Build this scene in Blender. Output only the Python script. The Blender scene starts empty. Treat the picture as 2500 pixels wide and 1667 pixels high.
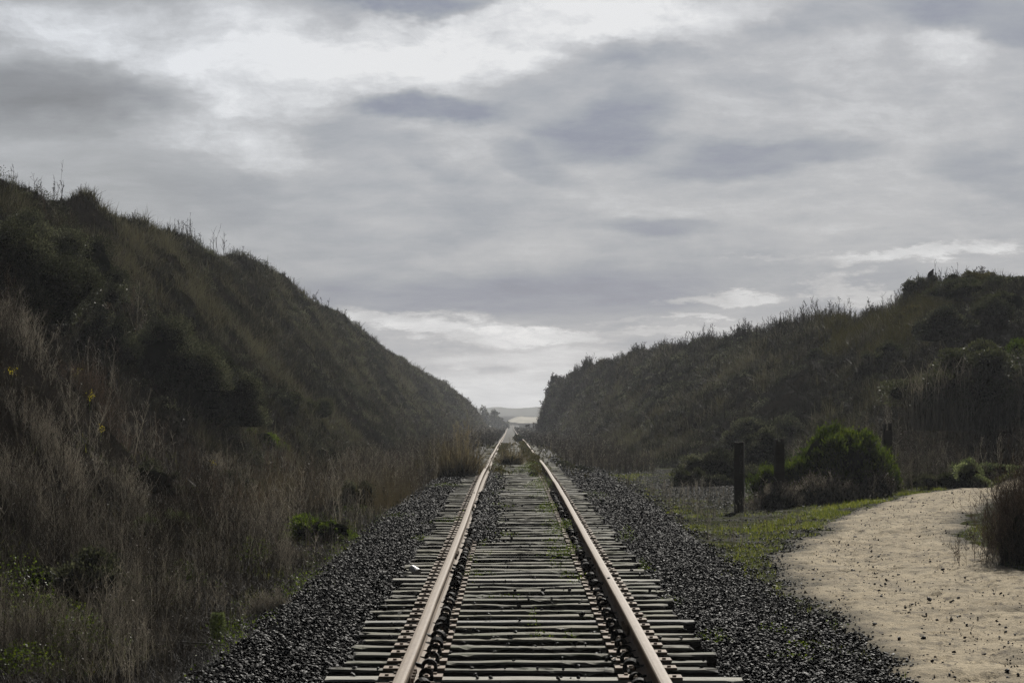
import bpy, math, random
import numpy as np
from mathutils import Vector
R = math.radians
rng = np.random.default_rng(7)
random.seed(7)
sc = bpy.context.scene
COL = sc.collection
# ------------------------------------------------------------------ camera
CAMZ = 1.728
F = 5903.0            # focal length in photo pixels (2500 wide)
cam_d = bpy.data.cameras.new('camera'); cam = bpy.data.objects.new('camera', cam_d); COL.objects.link(cam)
cam_d.sensor_width = 36.0; cam_d.lens = 36.0 * F / 2500.0
cam_d.clip_start = 0.1; cam_d.clip_end = 6000
cam.location = (0, 0, CAMZ)
cam.rotation_euler = (R(90) + math.atan(151.5 / F), 0, 0)
sc.camera = cam
# ------------------------------------------------------------------ light, sky, exposure
SUN_EL, SUN_AZ = 33.0, 12.0      # azimuth to the right of the view direction
sun_d = bpy.data.lights.new('sun', 'SUN'); sun = bpy.data.objects.new('sun', sun_d); COL.objects.link(sun)
sun_d.energy = 4.8; sun_d.angle = R(0.6); sun_d.color = (1.0, 0.955, 0.88)
sv = Vector((math.sin(R(SUN_AZ)) * math.cos(R(SUN_EL)), math.cos(R(SUN_AZ)) * math.cos(R(SUN_EL)), math.sin(R(SUN_EL))))
sun.rotation_euler = sv.to_track_quat('Z', 'Y').to_euler()
sun.location = sv * 60
sc.view_settings.view_transform = 'Standard'; sc.view_settings.look = 'None'
sc.view_settings.exposure = 0.0; sc.view_settings.gamma = 1.0; sc.view_settings.use_curve_mapping = False
cy = sc.cycles
cy.max_bounces = 6; cy.diffuse_bounces = 2; cy.glossy_bounces = 2; cy.transmission_bounces = 4; cy.volume_bounces = 0
cy.transparent_max_bounces = 4; cy.caustics_reflective = False; cy.caustics_refractive = False
cy.use_denoising = True
try:
    cy.denoiser = 'OPENIMAGEDENOISE'; cy.denoising_input_passes = 'RGB_ALBEDO_NORMAL'
    cy.denoising_prefilter = 'NONE'
except Exception: pass
cy.sample_clamp_indirect = 3.0; cy.sample_clamp_direct = 3.0

class NT:
    """tiny node-tree helper"""
    def __init__(s, tree): s.t = tree; s.n = tree.nodes; s.l = tree.links; s.n.clear()
    def add(s, kind, ins=None, **props):
        nd = s.n.new(kind)
        for k, v in props.items(): setattr(nd, k, v)
        if ins:
            for k, v in ins.items():
                if v is None: continue
                if isinstance(v, bpy.types.NodeSocket): s.l.new(v, nd.inputs[k])
                else: nd.inputs[k].default_value = v
        return nd
    def math(s, op, a, b=None, c=None, clamp=False):
        nd = s.add('ShaderNodeMath', {0: a, 1: b, 2: c}, operation=op, use_clamp=clamp); return nd.outputs[0]
    def vmath(s, op, a, b=None, scale=None):
        nd = s.add('ShaderNodeVectorMath', {0: a, 1: b}, operation=op)
        if scale is not None:
            if isinstance(scale, bpy.types.NodeSocket): s.l.new(scale, nd.inputs['Scale'])
            else: nd.inputs['Scale'].default_value = scale
        return nd.outputs[0]
    def noise(s, vec, scale, detail=4, rough=0.55, dist=0.0):
        return s.add('ShaderNodeTexNoise', {'Vector': vec, 'Scale': scale, 'Detail': detail, 'Roughness': rough, 'Distortion': dist})
    def ramp(s, fac, stops, interp='LINEAR'):
        nd = s.add('ShaderNodeValToRGB', {0: fac}); cr = nd.color_ramp; cr.interpolation = interp
        while len(cr.elements) < len(stops): cr.elements.new(0.5)
        for e, (p, c) in zip(cr.elements, stops):
            e.position = p; e.color = (c[0], c[1], c[2], 1) if len(c) == 3 else c
        return nd.outputs[0]
    def mix(s, fac, a, b, mode='MIX'):
        nd = s.add('ShaderNodeMix', None, data_type='RGBA', blend_type=mode)
        for k, v in ((0, fac), (6, a), (7, b)):
            if isinstance(v, bpy.types.NodeSocket): s.l.new(v, nd.inputs[k])
            else: nd.inputs[k].default_value = v if k == 0 else ((v[0], v[1], v[2], 1))
        return nd.outputs[2]

world = bpy.data.worlds.new('World'); sc.world = world; world.use_nodes = True
w = NT(world.node_tree)
tc = w.add('ShaderNodeTexCoord')
sep = w.add('ShaderNodeSeparateXYZ', {0: tc.outputs['Generated']})
az = w.math('ARCTAN2', sep.outputs[0], sep.outputs[1])
el = w.math('ARCSINE', sep.outputs[2])
# directions on the dome in units of 1000 photo pixels: U to the right of the track, V above the horizon
U = w.math('MULTIPLY', az, F / 1000); V = w.math('MULTIPLY', el, F / 1000)
P0 = w.add('ShaderNodeCombineXYZ', {0: U, 1: V, 2: 0.0}).outputs[0]
# clouds are seen ever more edge-on towards the horizon: squash the detail there
Vc = w.math('POWER', w.math('MAXIMUM', w.math('ADD', V, 0.05), 0.02), 0.62)
PN = w.add('ShaderNodeCombineXYZ', {0: w.math('MULTIPLY', U, 0.75), 1: w.math('MULTIPLY', Vc, 2.4), 2: 0.0}).outputs[0]
wn = w.noise(PN, 2.6, 5, 0.6)
warp = w.vmath('MULTIPLY', w.vmath('SUBTRACT', wn.outputs['Color'], (0.5, 0.5, 0.5)), (0.62, 0.26, 0.0))
wsc = w.math('ADD', w.math('MULTIPLY', V, 1.1, clamp=True), 0.06, clamp=True)
warp = w.vmath('SCALE', warp, scale=wsc)
P = w.vmath('ADD', P0, warp)
cn = w.noise(w.add('ShaderNodeCombineXYZ', {0: w.math('MULTIPLY', U, 1.0), 1: w.math('MULTIPLY', V, 3.2), 2: 3.0}).outputs[0], 7.0, 9, 0.68)
PC = w.vmath('ADD', P0, w.vmath('MULTIPLY', w.vmath('SUBTRACT', cn.outputs['Color'], (0.5, 0.5, 0.5)), (0.50, 0.10, 0.0)))
BL = [ # cx, cy (display px of the 2352-wide view), rx, ry, tilt deg, amount
 (1150, 88, 560, 95, -3, .54), (430, 120, 520, 120, 4, .36), (90, 120, 260, 80, 0, .16), (640, 200, 330, 110, 0, .32),
 (1020, 150, 220, 80, 0, .18), (520, 325, 240, 60, 10, .34), (780, 215, 130, 90, 30, .12), (1560, 50, 260, 60, -10, .24),
 (1950, 240, 560, 170, 0, .20), (2180, 110, 150, 50, 0, .24), (1750, 130, 260, 60, 0, .12), (1900, 460, 520, 110, 0, .14),
 (1150, 345, 340, 70, 8, .16), (1250, 470, 460, 90, 10, .12), (1050, 590, 420, 60, 0, .10), (700, 520, 320, 80, 0, .08),
 (960, 738, 230, 24, 3, .44), (1190, 774, 260, 22, 0, .44), (1210, 825, 330, 34, 0, .26), (1180, 905, 460, 70, 0, .36),
 (1690, 686, 150, 15, 0, .36), (1950, 668, 120, 34, 10, .34), (2110, 588, 260, 20, -3, .38), (1590, 731, 90, 8, 0, .26),
 (1550, 762, 150, 10, 0, .24), (1790, 590, 110, 10, 0, .14), (1445, 738, 60, 10, 0, .14),
 (110, 215, 330, 85, 0, -.34), (60, 300, 260, 60, 0, -.16), (965, 250, 200, 40, 0, -.40), (1380, 300, 210, 75, -12, -.34),
 (1780, 362, 310, 44, -4, -.30), (2235, 385, 150, 50, 10, -.22), (1500, 530, 180, 26, 0, -.30), (1230, 385, 130, 40, 25, -.22),
 (2260, 40, 240, 60, 0, -.24), (960, 8, 260, 26, 0, -.32), (1400, 140, 280, 32, 8, -.22), (600, 480, 330, 70, 12, -.10),
 (1130, 672, 560, 62, 0, -.30), (900, 565, 240, 36, 0, -.12), (640, 180, 120, 40, 0, -.08), (1000, 380, 120, 40, 30, -.14),
 (1980, 225, 240, 20, 0, -.10), (1800, 640, 420, 46, 0, -.10), (330, 400, 300, 60, 0, -.06), (2080, 730, 200, 30, 0, -.06)]
acc = None
for (cx, cyy, rx, ry, tilt, amt) in BL:
    u = (cx * 1.06293 - 1250) / 1000; v = (985 - cyy * 1.06293) / 1000
    crisp = cyy > 560 and ry < 40 and amt > 0
    mp = w.add('ShaderNodeMapping', {'Vector': PC if crisp else P, 'Location': (u, v, 0), 'Rotation': (0, 0, R(-tilt)), 'Scale': (rx * 1.3 / 1000, ry * 1.3 / 1000, 1)}, vector_type='TEXTURE')
    gr = w.add('ShaderNodeTexGradient', {0: mp.outputs[0]}, gradient_type='SPHERICAL')
    sm = w.add('ShaderNodeMapRange', {0: gr.outputs[1], 1: 0.0, 2: 0.60 if crisp else 0.68, 3: 0.0, 4: 1.0}, interpolation_type='SMOOTHSTEP').outputs[0]
    acc = w.math('MULTIPLY_ADD', sm, amt * .82, 0.47 if acc is None else acc)
d1 = w.noise(PN, 3.4, 12, 0.62, 0.5)
d2 = w.noise(w.vmath('MULTIPLY', PN, (1.0, 2.2, 1.0)), 5.5, 10, 0.66, 0.2)
dd = w.math('ADD', w.math('MULTIPLY', w.math('SUBTRACT', d1.outputs[0], 0.5), 0.55), w.math('MULTIPLY', w.math('SUBTRACT', d2.outputs[0], 0.5), 0.36))
d3 = w.noise(w.vmath('ADD', PN, w.vmath('SCALE', wn.outputs['Color'], scale=0.25)), 8.0, 10, 0.64, 0.2)
puff = w.math('MULTIPLY', w.math('MULTIPLY', w.math('SUBTRACT', acc, 0.40), 2.2, clamp=True), w.math('MULTIPLY', w.math('SUBTRACT', d3.outputs[0], 0.5), 0.9))
val = w.math('ADD', w.math('ADD', acc, dd), puff)
ccol = w.ramp(val, [(0.0, (.18, .205, .275)), (0.22, (.258, .285, .365)), (0.40, (.348, .375, .428)), (0.60, (.475, .49, .525)), (0.85, (.70, .715, .745)), (1.0, (.84, .85, .87))])
gfac = w.add('ShaderNodeMapRange', {0: U, 1: -1.0, 2: -0.35, 3: 0.85, 4: 0.0}).outputs[0]
ccol = w.mix(gfac, ccol, w.mix(1.0, w.add('ShaderNodeRGBToBW', {0: ccol}).outputs[0], (.965, 1.0, 1.06), 'MULTIPLY'))
# sky overhead and behind the camera is dimmed on purpose to deepen the shadows
ahead = w.add('ShaderNodeMapRange', {0: w.math('COSINE', az), 1: 0.93, 2: -0.2, 3: 1.0, 4: 0.13}).outputs[0]
up = w.add('ShaderNodeMapRange', {0: el, 1: 0.17, 2: 0.42, 3: 1.0, 4: 0.26}).outputs[0]
cs = w.math('MULTIPLY', w.math('MULTIPLY', ahead, up), 0.96)
sky = w.add('ShaderNodeTexSky', sky_type='NISHITA', sun_disc=False, sun_elevation=R(SUN_EL), sun_rotation=R(SUN_AZ), altitude=10, air_density=1.0, dust_density=1.5)
b1 = w.add('ShaderNodeBackground', {0: sky.outputs[0], 1: 0.05})
b2 = w.add('ShaderNodeBackground', {0: ccol, 1: cs})
mx = w.add('ShaderNodeMixShader', {0: 0.9, 1: b1.outputs[0], 2: b2.outputs[0]})
w.add('ShaderNodeOutputWorld', {0: mx.outputs[0]})
world.cycles.sampling_method = 'MANUAL'; world.cycles.sample_map_resolution = 512

# ------------------------------------------------------------------ helpers
def tag(o, label=None, cat=None, group=None, kind=None):
    if label: o['label'] = label
    if cat: o['category'] = cat
    if group: o['group'] = group
    if kind: o['kind'] = kind
    return o
def mesh(name, V_, F_, mat, t=None, parent=None, smooth=False, extra=None):
    V_ = np.asarray(V_, dtype=np.float32).reshape(-1, 3)
    F_ = np.asarray(F_, dtype=np.int32)
    k = F_.shape[1]
    me = bpy.data.meshes.new(name)
    me.vertices.add(len(V_)); me.vertices.foreach_set('co', V_.ravel())
    me.loops.add(F_.size); me.loops.foreach_set('vertex_index', F_.ravel())
    me.polygons.add(len(F_)); me.polygons.foreach_set('loop_start', np.arange(0, F_.size, k, dtype=np.int32))
    try: me.polygons.foreach_set('loop_total', np.full(len(F_), k, dtype=np.int32))
    except Exception: pass
    me.polygons.foreach_set('use_smooth', np.full(len(F_), smooth, dtype=bool))
    if t is not None:
        a = me.attributes.new('t', 'FLOAT', 'POINT'); a.data.foreach_set('value', np.asarray(t, dtype=np.float32))
    if extra:
        for kk, vv in extra.items():
            a = me.attributes.new(kk, 'FLOAT', 'POINT'); a.data.foreach_set('value', np.asarray(vv, dtype=np.float32))
    me.update(calc_edges=True)
    me.materials.append(mat)
    o = bpy.data.objects.new(name, me); COL.objects.link(o)
    if parent is not None: o.parent = parent
    return o
def empty(name, loc, label, cat, group=None, rz=0):
    o = bpy.data.objects.new(name, None); COL.objects.link(o)
    o.location = loc; o.rotation_euler = (0, 0, rz); o.empty_display_size = 0.2
    return tag(o, label, cat, group)
def join(parts):
    """parts: list of (V,F,t) -> one"""
    Vs, Fs, Ts, n = [], [], [], 0
    for (v, f, t) in parts:
        v = v.reshape(-1, 3); Vs.append(v); Fs.append(f + n); Ts.append(t); n += len(v)
    return np.concatenate(Vs), np.concatenate(Fs), np.concatenate(Ts)
def hash2(ix, iy, seed):
    h = (ix.astype(np.int64) * 374761393 + iy.astype(np.int64) * 668265263 + seed * 982451653) & 0xffffffff
    h = ((h ^ (h >> 13)) * 1274126177) & 0xffffffff
    return ((h ^ (h >> 16)) & 0xffff) / 65535.0
def vnoise(x, y, seed=0):
    x = np.asarray(x, float); y = np.asarray(y, float)
    ix = np.floor(x); iy = np.floor(y); fx = x - ix; fy = y - iy
    fx = fx * fx * (3 - 2 * fx); fy = fy * fy * (3 - 2 * fy)
    a = hash2(ix, iy, seed); b = hash2(ix + 1, iy, seed); c = hash2(ix, iy + 1, seed); d = hash2(ix + 1, iy + 1, seed)
    return (a * (1 - fx) + b * fx) * (1 - fy) + (c * (1 - fx) + d * fx) * fy
def fbm(x, y, seed=0, oct=3):
    s = 0; a = 0.5
    for i in range(oct):
        s = s + a * (vnoise(x, y, seed + i) - 0.5) * 2; x = x * 2.03 + 11.3; y = y * 2.03 + 5.7; a *= 0.5
    return s
def sst(a, b, x):
    t = np.clip((x - a) / (b - a), 0, 1); return t * t * (3 - 2 * t)

# ------------------------------------------------------------------ track line: distance, height of the eye above the railhead, x of the centre
TD = np.array([0, 13.5, 21.6, 34.5, 41.8, 47.1, 55.8, 62, 69.5, 81.2, 116.6, 141.9, 183.4, 317.7, 539, 695, 760, 2500.])
TH = np.array([1.556, 1.556, 1.556, 1.551, 1.543, 1.535, 1.565, 1.607, 1.654, 1.76, 2.02, 2.23, 2.63, 3.90, 5.63, 6.43, 6.57, 7.2])
TX = np.array([.13, .116, .119, .118, .105, .105, .097, .089, .078, .063, .043, .031, -.01, -.156, -.365, -.45, -.51, -2.])
def T(y): return CAMZ - 0.172 - np.interp(y, TD, TH)
def CX(y): return np.interp(y, TD, TX)
G2 = 1.507 / 2
# hills
LY = np.array([-80, 0, 30, 45, 60, 70, 85, 105, 120, 135, 148, 170, 195, 250, 290, 340, 380, 400, 2500.])
LT = np.array([-5.4, -5.2, -5.0, -5.2, -5.2, -5.2, -5.2, -5, -5, -5, -4.8, -4.6, -4.5, -4.2, -3.9, -3.6, -3.4, -3.4, -3.4])
LC = np.array([-13, -12.7, -12.5, -12.6, -12.7, -12.8, -12.7, -12.8, -12.7, -12.6, -12.5, -12.2, -11.5, -9.8, -7.7, -5.4, -4.2, -4, -4.])
LZ = np.array([5.5, 5.8, 6.6, 6.9, 7.05, 7.4, 8.0, 8.0, 8.7, 8.6, 7.8, 7.9, 6.8, 4.95, 3.65, .95, -2.9, -9, -9])
RY = np.array([-80, 0, 50, 60, 75, 80, 88, 100, 120, 140, 170, 200, 230, 265, 285, 345, 2500.])
RT = np.array([13, 12, 10.2, 9.5, 7.5, 6.5, 5.0, 4.2, 3.9, 3.7, 3.4, 3.2, 3.0, 2.8, 2.7, 2.7, 2.7])
RC = np.array([23, 22, 19, 18.3, 17.2, 16.9, 16.0, 14.0, 12.3, 10.6, 8.3, 6.2, 4.3, 3.5, 3.3, 3.2, 3.2])
RZ = np.array([4.6, 5.0, 5.4, 5.5, 5.6, 5.6, 5.5, 5.0, 5.05, 5.1, 4.9, 4.5, 3.3, 1.2, -1.9, -9, -9])
def H(x, y):
    x = np.asarray(x, float); y = np.asarray(y, float)
    base = T(y) - 0.2
    # shoulder: lower beside the ballast
    dl = x - CX(y)
    base = base - 0.10 * sst(1.6, 2.6, np.abs(dl)) + np.where(dl > 0, 0.34 * sst(3.5, 9.5, dl) * sst(90, 40, y), 0)
    # left
    lt, lc, lz = np.interp(y, LY, LT), np.interp(y, LY, LC), np.interp(y, LY, LZ)
    s = (lt - x) / (lt - lc)
    prof = np.where(s < 1, np.clip(s, 0, 1) ** 1.15 * (1 - 0.10 * sst(0.7, 1.0, s)) + 0.0, 0.90 + 0.012 * np.minimum(s - 1, 8))
    prof = prof / 0.90
    zl = np.maximum(lz - base, 0) * prof
    zl = np.where(s > 0, zl, 0)
    rough = sst(0.0, 0.25, s)
    gul = fbm(y / 3.2 + x * 0.25, x / 9.0, 5, 3) * 0.50 + fbm(x / 1.3, y / 1.9, 9, 4) * 0.52
    zl = zl + rough * gul * sst(420, 300, y)
    zl = zl - 1.5 * np.exp(-((x + 10.2) / 1.9) ** 2 - ((y - 50) / 6.5) ** 2) + 0.45 * np.exp(-((x + 7.3) / 1.2) ** 2 - ((y - 35) / 4.0) ** 2)
    # right
    rt, rc, rz = np.interp(y, RY, RT), np.interp(y, RY, RC), np.interp(y, RY, RZ)
    s2 = (x - rt) / (rc - rt)
    prof2 = np.where(s2 < 1, sst(-0.25, 1.25, s2) * 1.0, 0.932 + 0.006 * np.minimum(s2 - 1, 10))
    prof2 = (prof2 - 0.074) / 0.858
    zr = np.maximum(rz - base, 0) * np.clip(prof2, 0, 2)
    zr = np.where(s2 > 0, zr, 0)
    zr = zr + sst(0.0, 0.3, s2) * (fbm(y / 5 + 3, x / 4.0, 15, 3) * 0.7 + fbm(x / 1.3, y / 2.0, 19, 4) * 0.42) * sst(320, 250, y)
    z = base + np.where(x < 0, zl, 0) + np.where(x > 0, zr, 0)
    flat = (s <= 0) & (s2 <= 0)
    z = z + np.where(np.abs(dl) > 2.4, fbm(x / 0.5, y / 0.7, 31, 2) * 0.03 * sst(2.4, 3.0, np.abs(dl)), 0)
    return z
def PL(y): return np.interp(y, [-20, 8, 16.7, 24, 31, 36, 40.7, 46, 50, 56, 70], [2.6, 2.8, 2.87, 2.95, 3.4, 4.2, 5.3, 7.5, 9.6, 13.0, 22])
def PR(y): return np.interp(y, [-20, 20, 28, 33, 39, 46, 50, 56, 70], [6.3, 6.0, 5.9, 6.3, 7.3, 9.8, 11.9, 15.6, 25])
def path_sdf(x, y):
    return np.minimum(x - PL(y), PR(y) - x) + fbm(x / 0.5, y / 0.9, 41, 3) * 0.32 + fbm(x / 1.6, y / 2.6, 42, 2) * 0.30 - 4 * sst(10.2, 12.0, x)

# ------------------------------------------------------------------ materials
def new_mat(name):
    m = bpy.data.materials.new(name); m.use_nodes = True
    return m, NT(m.node_tree)
def out(n, sh, disp=None):
    o = n.add('ShaderNodeOutputMaterial', {0: sh})
    return o
def bump(n, h, strength=0.5, dist=0.02):
    return n.add('ShaderNodeBump', {'Strength': strength, 'Distance': dist, 'Height': h}).outputs[0]
def leaf_mat(name, stops, trans=0.35, rough=0.5, spec=0.35, tmul=(1.3, 1.35, 0.6)):
    m, n = new_mat(name)
    a = n.add('ShaderNodeAttribute', attribute_name='t')
    geo = n.add('ShaderNodeNewGeometry')
    ns = n.noise(geo.outputs['Position'], 0.9, 2)
    fac = n.math('ADD', a.outputs['Fac'], n.math('MULTIPLY', n.math('SUBTRACT', ns.outputs[0], 0.5), 0.35), clamp=True)
    col = n.ramp(fac, stops)
    pb = n.add('ShaderNodeBsdfPrincipled', {'Base Color': col, 'Roughness': rough, 'Specular IOR Level': spec})
    if trans > 0:
        tr = n.add('ShaderNodeBsdfTranslucent', {0: n.mix(1.0, col, tmul, 'MULTIPLY')})
        sh = n.add('ShaderNodeMixShader', {0: trans, 1: pb.outputs[0], 2: tr.outputs[0]})
        out(n, sh.outputs[0])
    else: out(n, pb.outputs[0])
    return m
M = {}
M['hillveg'] = leaf_mat('hill_brush', [(0, (.006, .007, .005)), (.3, (.014, .014, .011)), (.55, (.037, .033, .028)), (.8, (.10, .090, .079)), (1, (.22, .20, .18))], .10, .7, .12)
M['weed'] = leaf_mat('dry_weeds', [(0, (.007, .006, .005)), (.35, (.026, .022, .018)), (.65, (.10, .090, .076)), (1, (.50, .465, .41))], .12, .6, .22, (1.15, 1.1, .95))
M['redweed'] = leaf_mat('reddish_weeds', [(0, (.010, .007, .005)), (.5, (.042, .031, .023)), (1, (.20, .155, .12))], .12, .6, .2, (1.2, 1.05, .9))
M['green'] = leaf_mat('green_leaves', [(0, (.028, .045, .012)), (.5, (.065, .095, .022)), (1, (.14, .175, .045))], .45, .55, .25, (1.5, 1.55, .5))
M['grass'] = leaf_mat('short_grass', [(0, (.028, .038, .012)), (.5, (.08, .105, .028)), (1, (.19, .19, .075))], .5, .5, .3, (1.6, 1.6, .6))
M['bushgreen'] = leaf_mat('bright_bush_leaves', [(0, (.018, .030, .008)), (.5, (.048, .072, .017)), (1, (.125, .155, .04))], .45, .5, .2, (1.6, 1.6, .45))
M['darkbush'] = leaf_mat('dark_bush_leaves', [(0, (.010, .013, .007)), (.45, (.034, .037, .026)), (1, (.20, .205, .15))], .30, .5, .25, (1.15, 1.18, .85))
M['greybush'] = leaf_mat('grey_leaves', [(0, (.03, .034, .022)), (.5, (.065, .068, .045)), (1, (.15, .15, .12))], .25, .55, .22, (1.2, 1.3, .7))
M['tan'] = leaf_mat('tan_grass', [(0, (.035, .029, .017)), (.5, (.095, .083, .058)), (1, (.34, .305, .225))], .25, .55, .22, (1.2, 1.1, .8))
M['olive'] = leaf_mat('olive_brush', [(0, (.022, .022, .010)), (.5, (.05, .047, .020)), (1, (.13, .12, .055))], .3, .5, .3, (1.3, 1.25, .65))
M['twig'] = leaf_mat('bare_twigs', [(0, (.02, .017, .014)), (.5, (.05, .043, .036)), (1, (.11, .098, .085))], 0, .6, .2)
M['yellow'] = leaf_mat('yellow_petals', [(0, (.55, .45, .02)), (1, (.75, .65, .05))], .4, .5, .3, (1.2, 1.2, .6))
M['paleleaf'] = leaf_mat('pale_leaves', [(0, (.05, .06, .035)), (.5, (.13, .15, .09)), (1, (.34, .36, .27))], .35, .5, .3, (1.2, 1.3, .7))

def simple(name, fn):
    m, n = new_mat(name); fn(n); return m
def g_ground(n):
    geo = n.add('ShaderNodeNewGeometry'); P_ = geo.outputs['Position']
    zs = n.add('ShaderNodeAttribute', attribute_name='slope').outputs['Fac']
    gr = n.add('ShaderNodeAttribute', attribute_name='green').outputs['Fac']
    n1 = n.noise(P_, 1.1, 5).outputs[0]; n2 = n.noise(P_, 14, 5, .7).outputs[0]; n3 = n.noise(P_, 60, 2).outputs[0]
    soil = n.ramp(n1, [(.3, (.010, .008, .006)), (.7, (.022, .018, .014))])
    gravel = n.ramp(n3, [(.3, (.055, .055, .056)), (.6, (.15, .148, .145)), (.8, (.24, .235, .225))])
    gm = n.ramp(n2, [(.35, (.028, .032, .014)), (.6, (.065, .072, .028)), (.8, (.12, .11, .07))])
    gf = n.math('MULTIPLY', gr, n.ramp(n.noise(P_, 2.3, 5, .7).outputs[0], [(.38, (0, 0, 0)), (.55, (1, 1, 1))]))
    c = n.mix(gf, gravel, gm); c = n.mix(zs, c, soil)
    pb = n.add('ShaderNodeBsdfPrincipled', {'Base Color': c, 'Roughness': 1.0, 'Specular IOR Level': 0.0, 'Normal': bump(n, n.math('ADD', n2, n3), .8, .03)})
    out(n, pb.outputs[0])
M['ground'] = simple('ground', g_ground)
def g_path(n):
    P_ = n.add('ShaderNodeNewGeometry').outputs['Position']
    n1 = n.noise(P_, .55, 4, .6).outputs[0]; PS_ = n.vmath('MULTIPLY', P_, (1.0, .45, 1)); n2 = n.noise(PS_, 8, 6, .78).outputs[0]; n3 = n.noise(PS_, 110, 2, .6).outputs[0]
    n4 = n.noise(n.vmath('MULTIPLY', P_, (1.0, .6, 1)), 2.6, 7, .76).outputs[0]
    base = n.ramp(n1, [(.3, (.43, .355, .24)), (.7, (.59, .50, .35))])
    c = n.mix(n.ramp(n4, [(.46, (0, 0, 0)), (.64, (.8, .8, .8))]), base, (.22, .19, .14))
    c = n.mix(n.ramp(n2, [(.53, (0, 0, 0)), (.62, (.85, .85, .85))]), c, (.12, .10, .075))
    c = n.mix(.55, c, n.mix(1, c, n.ramp(n3, [(.3, (.45, .45, .45)), (.7, (1.5, 1.5, 1.5))]), 'MULTIPLY'))
    inn = n.add('ShaderNodeAttribute', attribute_name='inner').outputs['Fac']
    c = n.mix(n.ramp(n.math('ADD', n.math('MULTIPLY', inn, .8), n.math('SUBTRACT', n2, .5)), [(.05, (1, 1, 1)), (.38, (0, 0, 0))]), c, (.085, .075, .05))
    h = n.math('ADD', n.math('MULTIPLY', n2, 1.0), n.math('MULTIPLY', n3, .25))
    out(n, n.add('ShaderNodeBsdfPrincipled', {'Base Color': c, 'Roughness': .95, 'Specular IOR Level': .15, 'Normal': bump(n, h, .9, .05)}).outputs[0])
M['path'] = simple('sandy_path', g_path)
def g_rock(n):
    a = n.add('ShaderNodeAttribute', attribute_name='t').outputs['Fac']
    P_ = n.add('ShaderNodeNewGeometry').outputs['Position']
    c = n.ramp(a, [(0, (.004, .004, .005)), (.6, (.010, .010, .0115)), (.92, (.036, .036, .038)), (1, (.20, .19, .18))])
    c = n.mix(.5, c, n.mix(1, c, n.ramp(n.noise(P_, 40, 3).outputs[0], [(.3, (.5, .5, .5)), (.7, (1.5, 1.5, 1.5))]), 'MULTIPLY'))
    out(n, n.add('ShaderNodeBsdfPrincipled', {'Base Color': c, 'Roughness': .62, 'Specular IOR Level': .17, 'Normal': bump(n, n.noise(P_, 90, 3).outputs[0], .4, .01)}).outputs[0])
M['rock'] = simple('ballast_stone', g_rock)
def g_bed(n):
    P_ = n.add('ShaderNodeNewGeometry').outputs['Position']
    c = n.ramp(n.noise(P_, 22, 4, .7).outputs[0], [(.35, (.012, .012, .012)), (.7, (.045, .043, .040))])
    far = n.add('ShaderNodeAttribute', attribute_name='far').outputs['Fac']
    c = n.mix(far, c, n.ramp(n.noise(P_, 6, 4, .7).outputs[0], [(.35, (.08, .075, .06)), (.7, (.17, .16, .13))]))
    out(n, n.add('ShaderNodeBsdfPrincipled', {'Base Color': c, 'Roughness': .9, 'Specular IOR Level': .2, 'Normal': bump(n, n.noise(P_, 30, 4).outputs[0], 1, .03)}).outputs[0])
M['bed'] = simple('ballast_bed', g_bed)
def wood(cols, moss=.3):
    def f(n):
        tcn = n.add('ShaderNodeTexCoord').outputs['Object']
        rnd = n.add('ShaderNodeObjectInfo').outputs['Random']
        off = n.add('ShaderNodeCombineXYZ', {0: n.math('MULTIPLY', rnd, 37.0), 1: n.math('MULTIPLY', rnd, 91.0), 2: 0.0}).outputs[0]
        p = n.vmath('ADD', tcn, off)
        gr_ = n.noise(n.vmath('MULTIPLY', p, (1.2, 26, 26)), 3.2, 6, .68).outputs[0]
        bl = n.noise(n.vmath('MULTIPLY', p, (1, 3, 3)), 2.2, 4).outputs[0]
        c = n.ramp(gr_, [(.30, cols[0]), (.48, cols[1]), (.70, cols[2])])
        c = n.mix(n.math('MULTIPLY', n.ramp(bl, [(.5, (0, 0, 0)), (.68, (1, 1, 1))]), moss), c, (.10, .125, .055))
        c = n.mix(1, c, n.ramp(rnd, [(0, (.72, .72, .74)), (.5, (1, 1, .98)), (1, (1.22, 1.18, 1.08))]), 'MULTIPLY')
        out(n, n.add('ShaderNodeBsdfPrincipled', {'Base Color': c, 'Roughness': .8, 'Specular IOR Level': .25, 'Normal': bump(n, gr_, .8, .012)}).outputs[0])
    return f
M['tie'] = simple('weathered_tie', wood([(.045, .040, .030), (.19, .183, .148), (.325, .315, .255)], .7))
M['tieside'] = simple('shade_dark_side', wood([(.006, .005, .004), (.018, .015, .012), (.035, .030, .024)], .0))  # sides and ends coloured near-black for the shade between the ties
M['tiepale'] = simple('pale_tie', wood([(.13, .125, .115), (.38, .375, .345), (.52, .515, .48)], .1))
M['post'] = simple('dark_post', wood([(.008, .006, .005), (.022, .018, .014), (.04, .033, .026)], .0))
M['postcut'] = simple('post_carving', wood([(.05, .047, .043), (.10, .095, .088), (.13, .12, .11)], .0))
def rust(c1, c2, rough, metal=.0, spec=.5):
    def f(n):
        P_ = n.add('ShaderNodeNewGeometry').outputs['Position']
        a = n.noise(n.vmath('MULTIPLY', P_, (14, 1.5, 14)), 2, 5, .65).outputs[0]
        b = n.noise(P_, 45, 4, .7).outputs[0]
        c = n.ramp(a, [(.32, c1), (.7, c2)])
        c = n.mix(.35, c, n.mix(1, c, n.ramp(b, [(.35, (.5, .45, .4)), (.65, (1.35, 1.35, 1.35))]), 'MULTIPLY'))
        out(n, n.add('ShaderNodeBsdfPrincipled', {'Base Color': c, 'Roughness': rough, 'Metallic': metal, 'Specular IOR Level': spec, 'Normal': bump(n, b, .15, .005)}).outputs[0])
    return f
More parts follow.
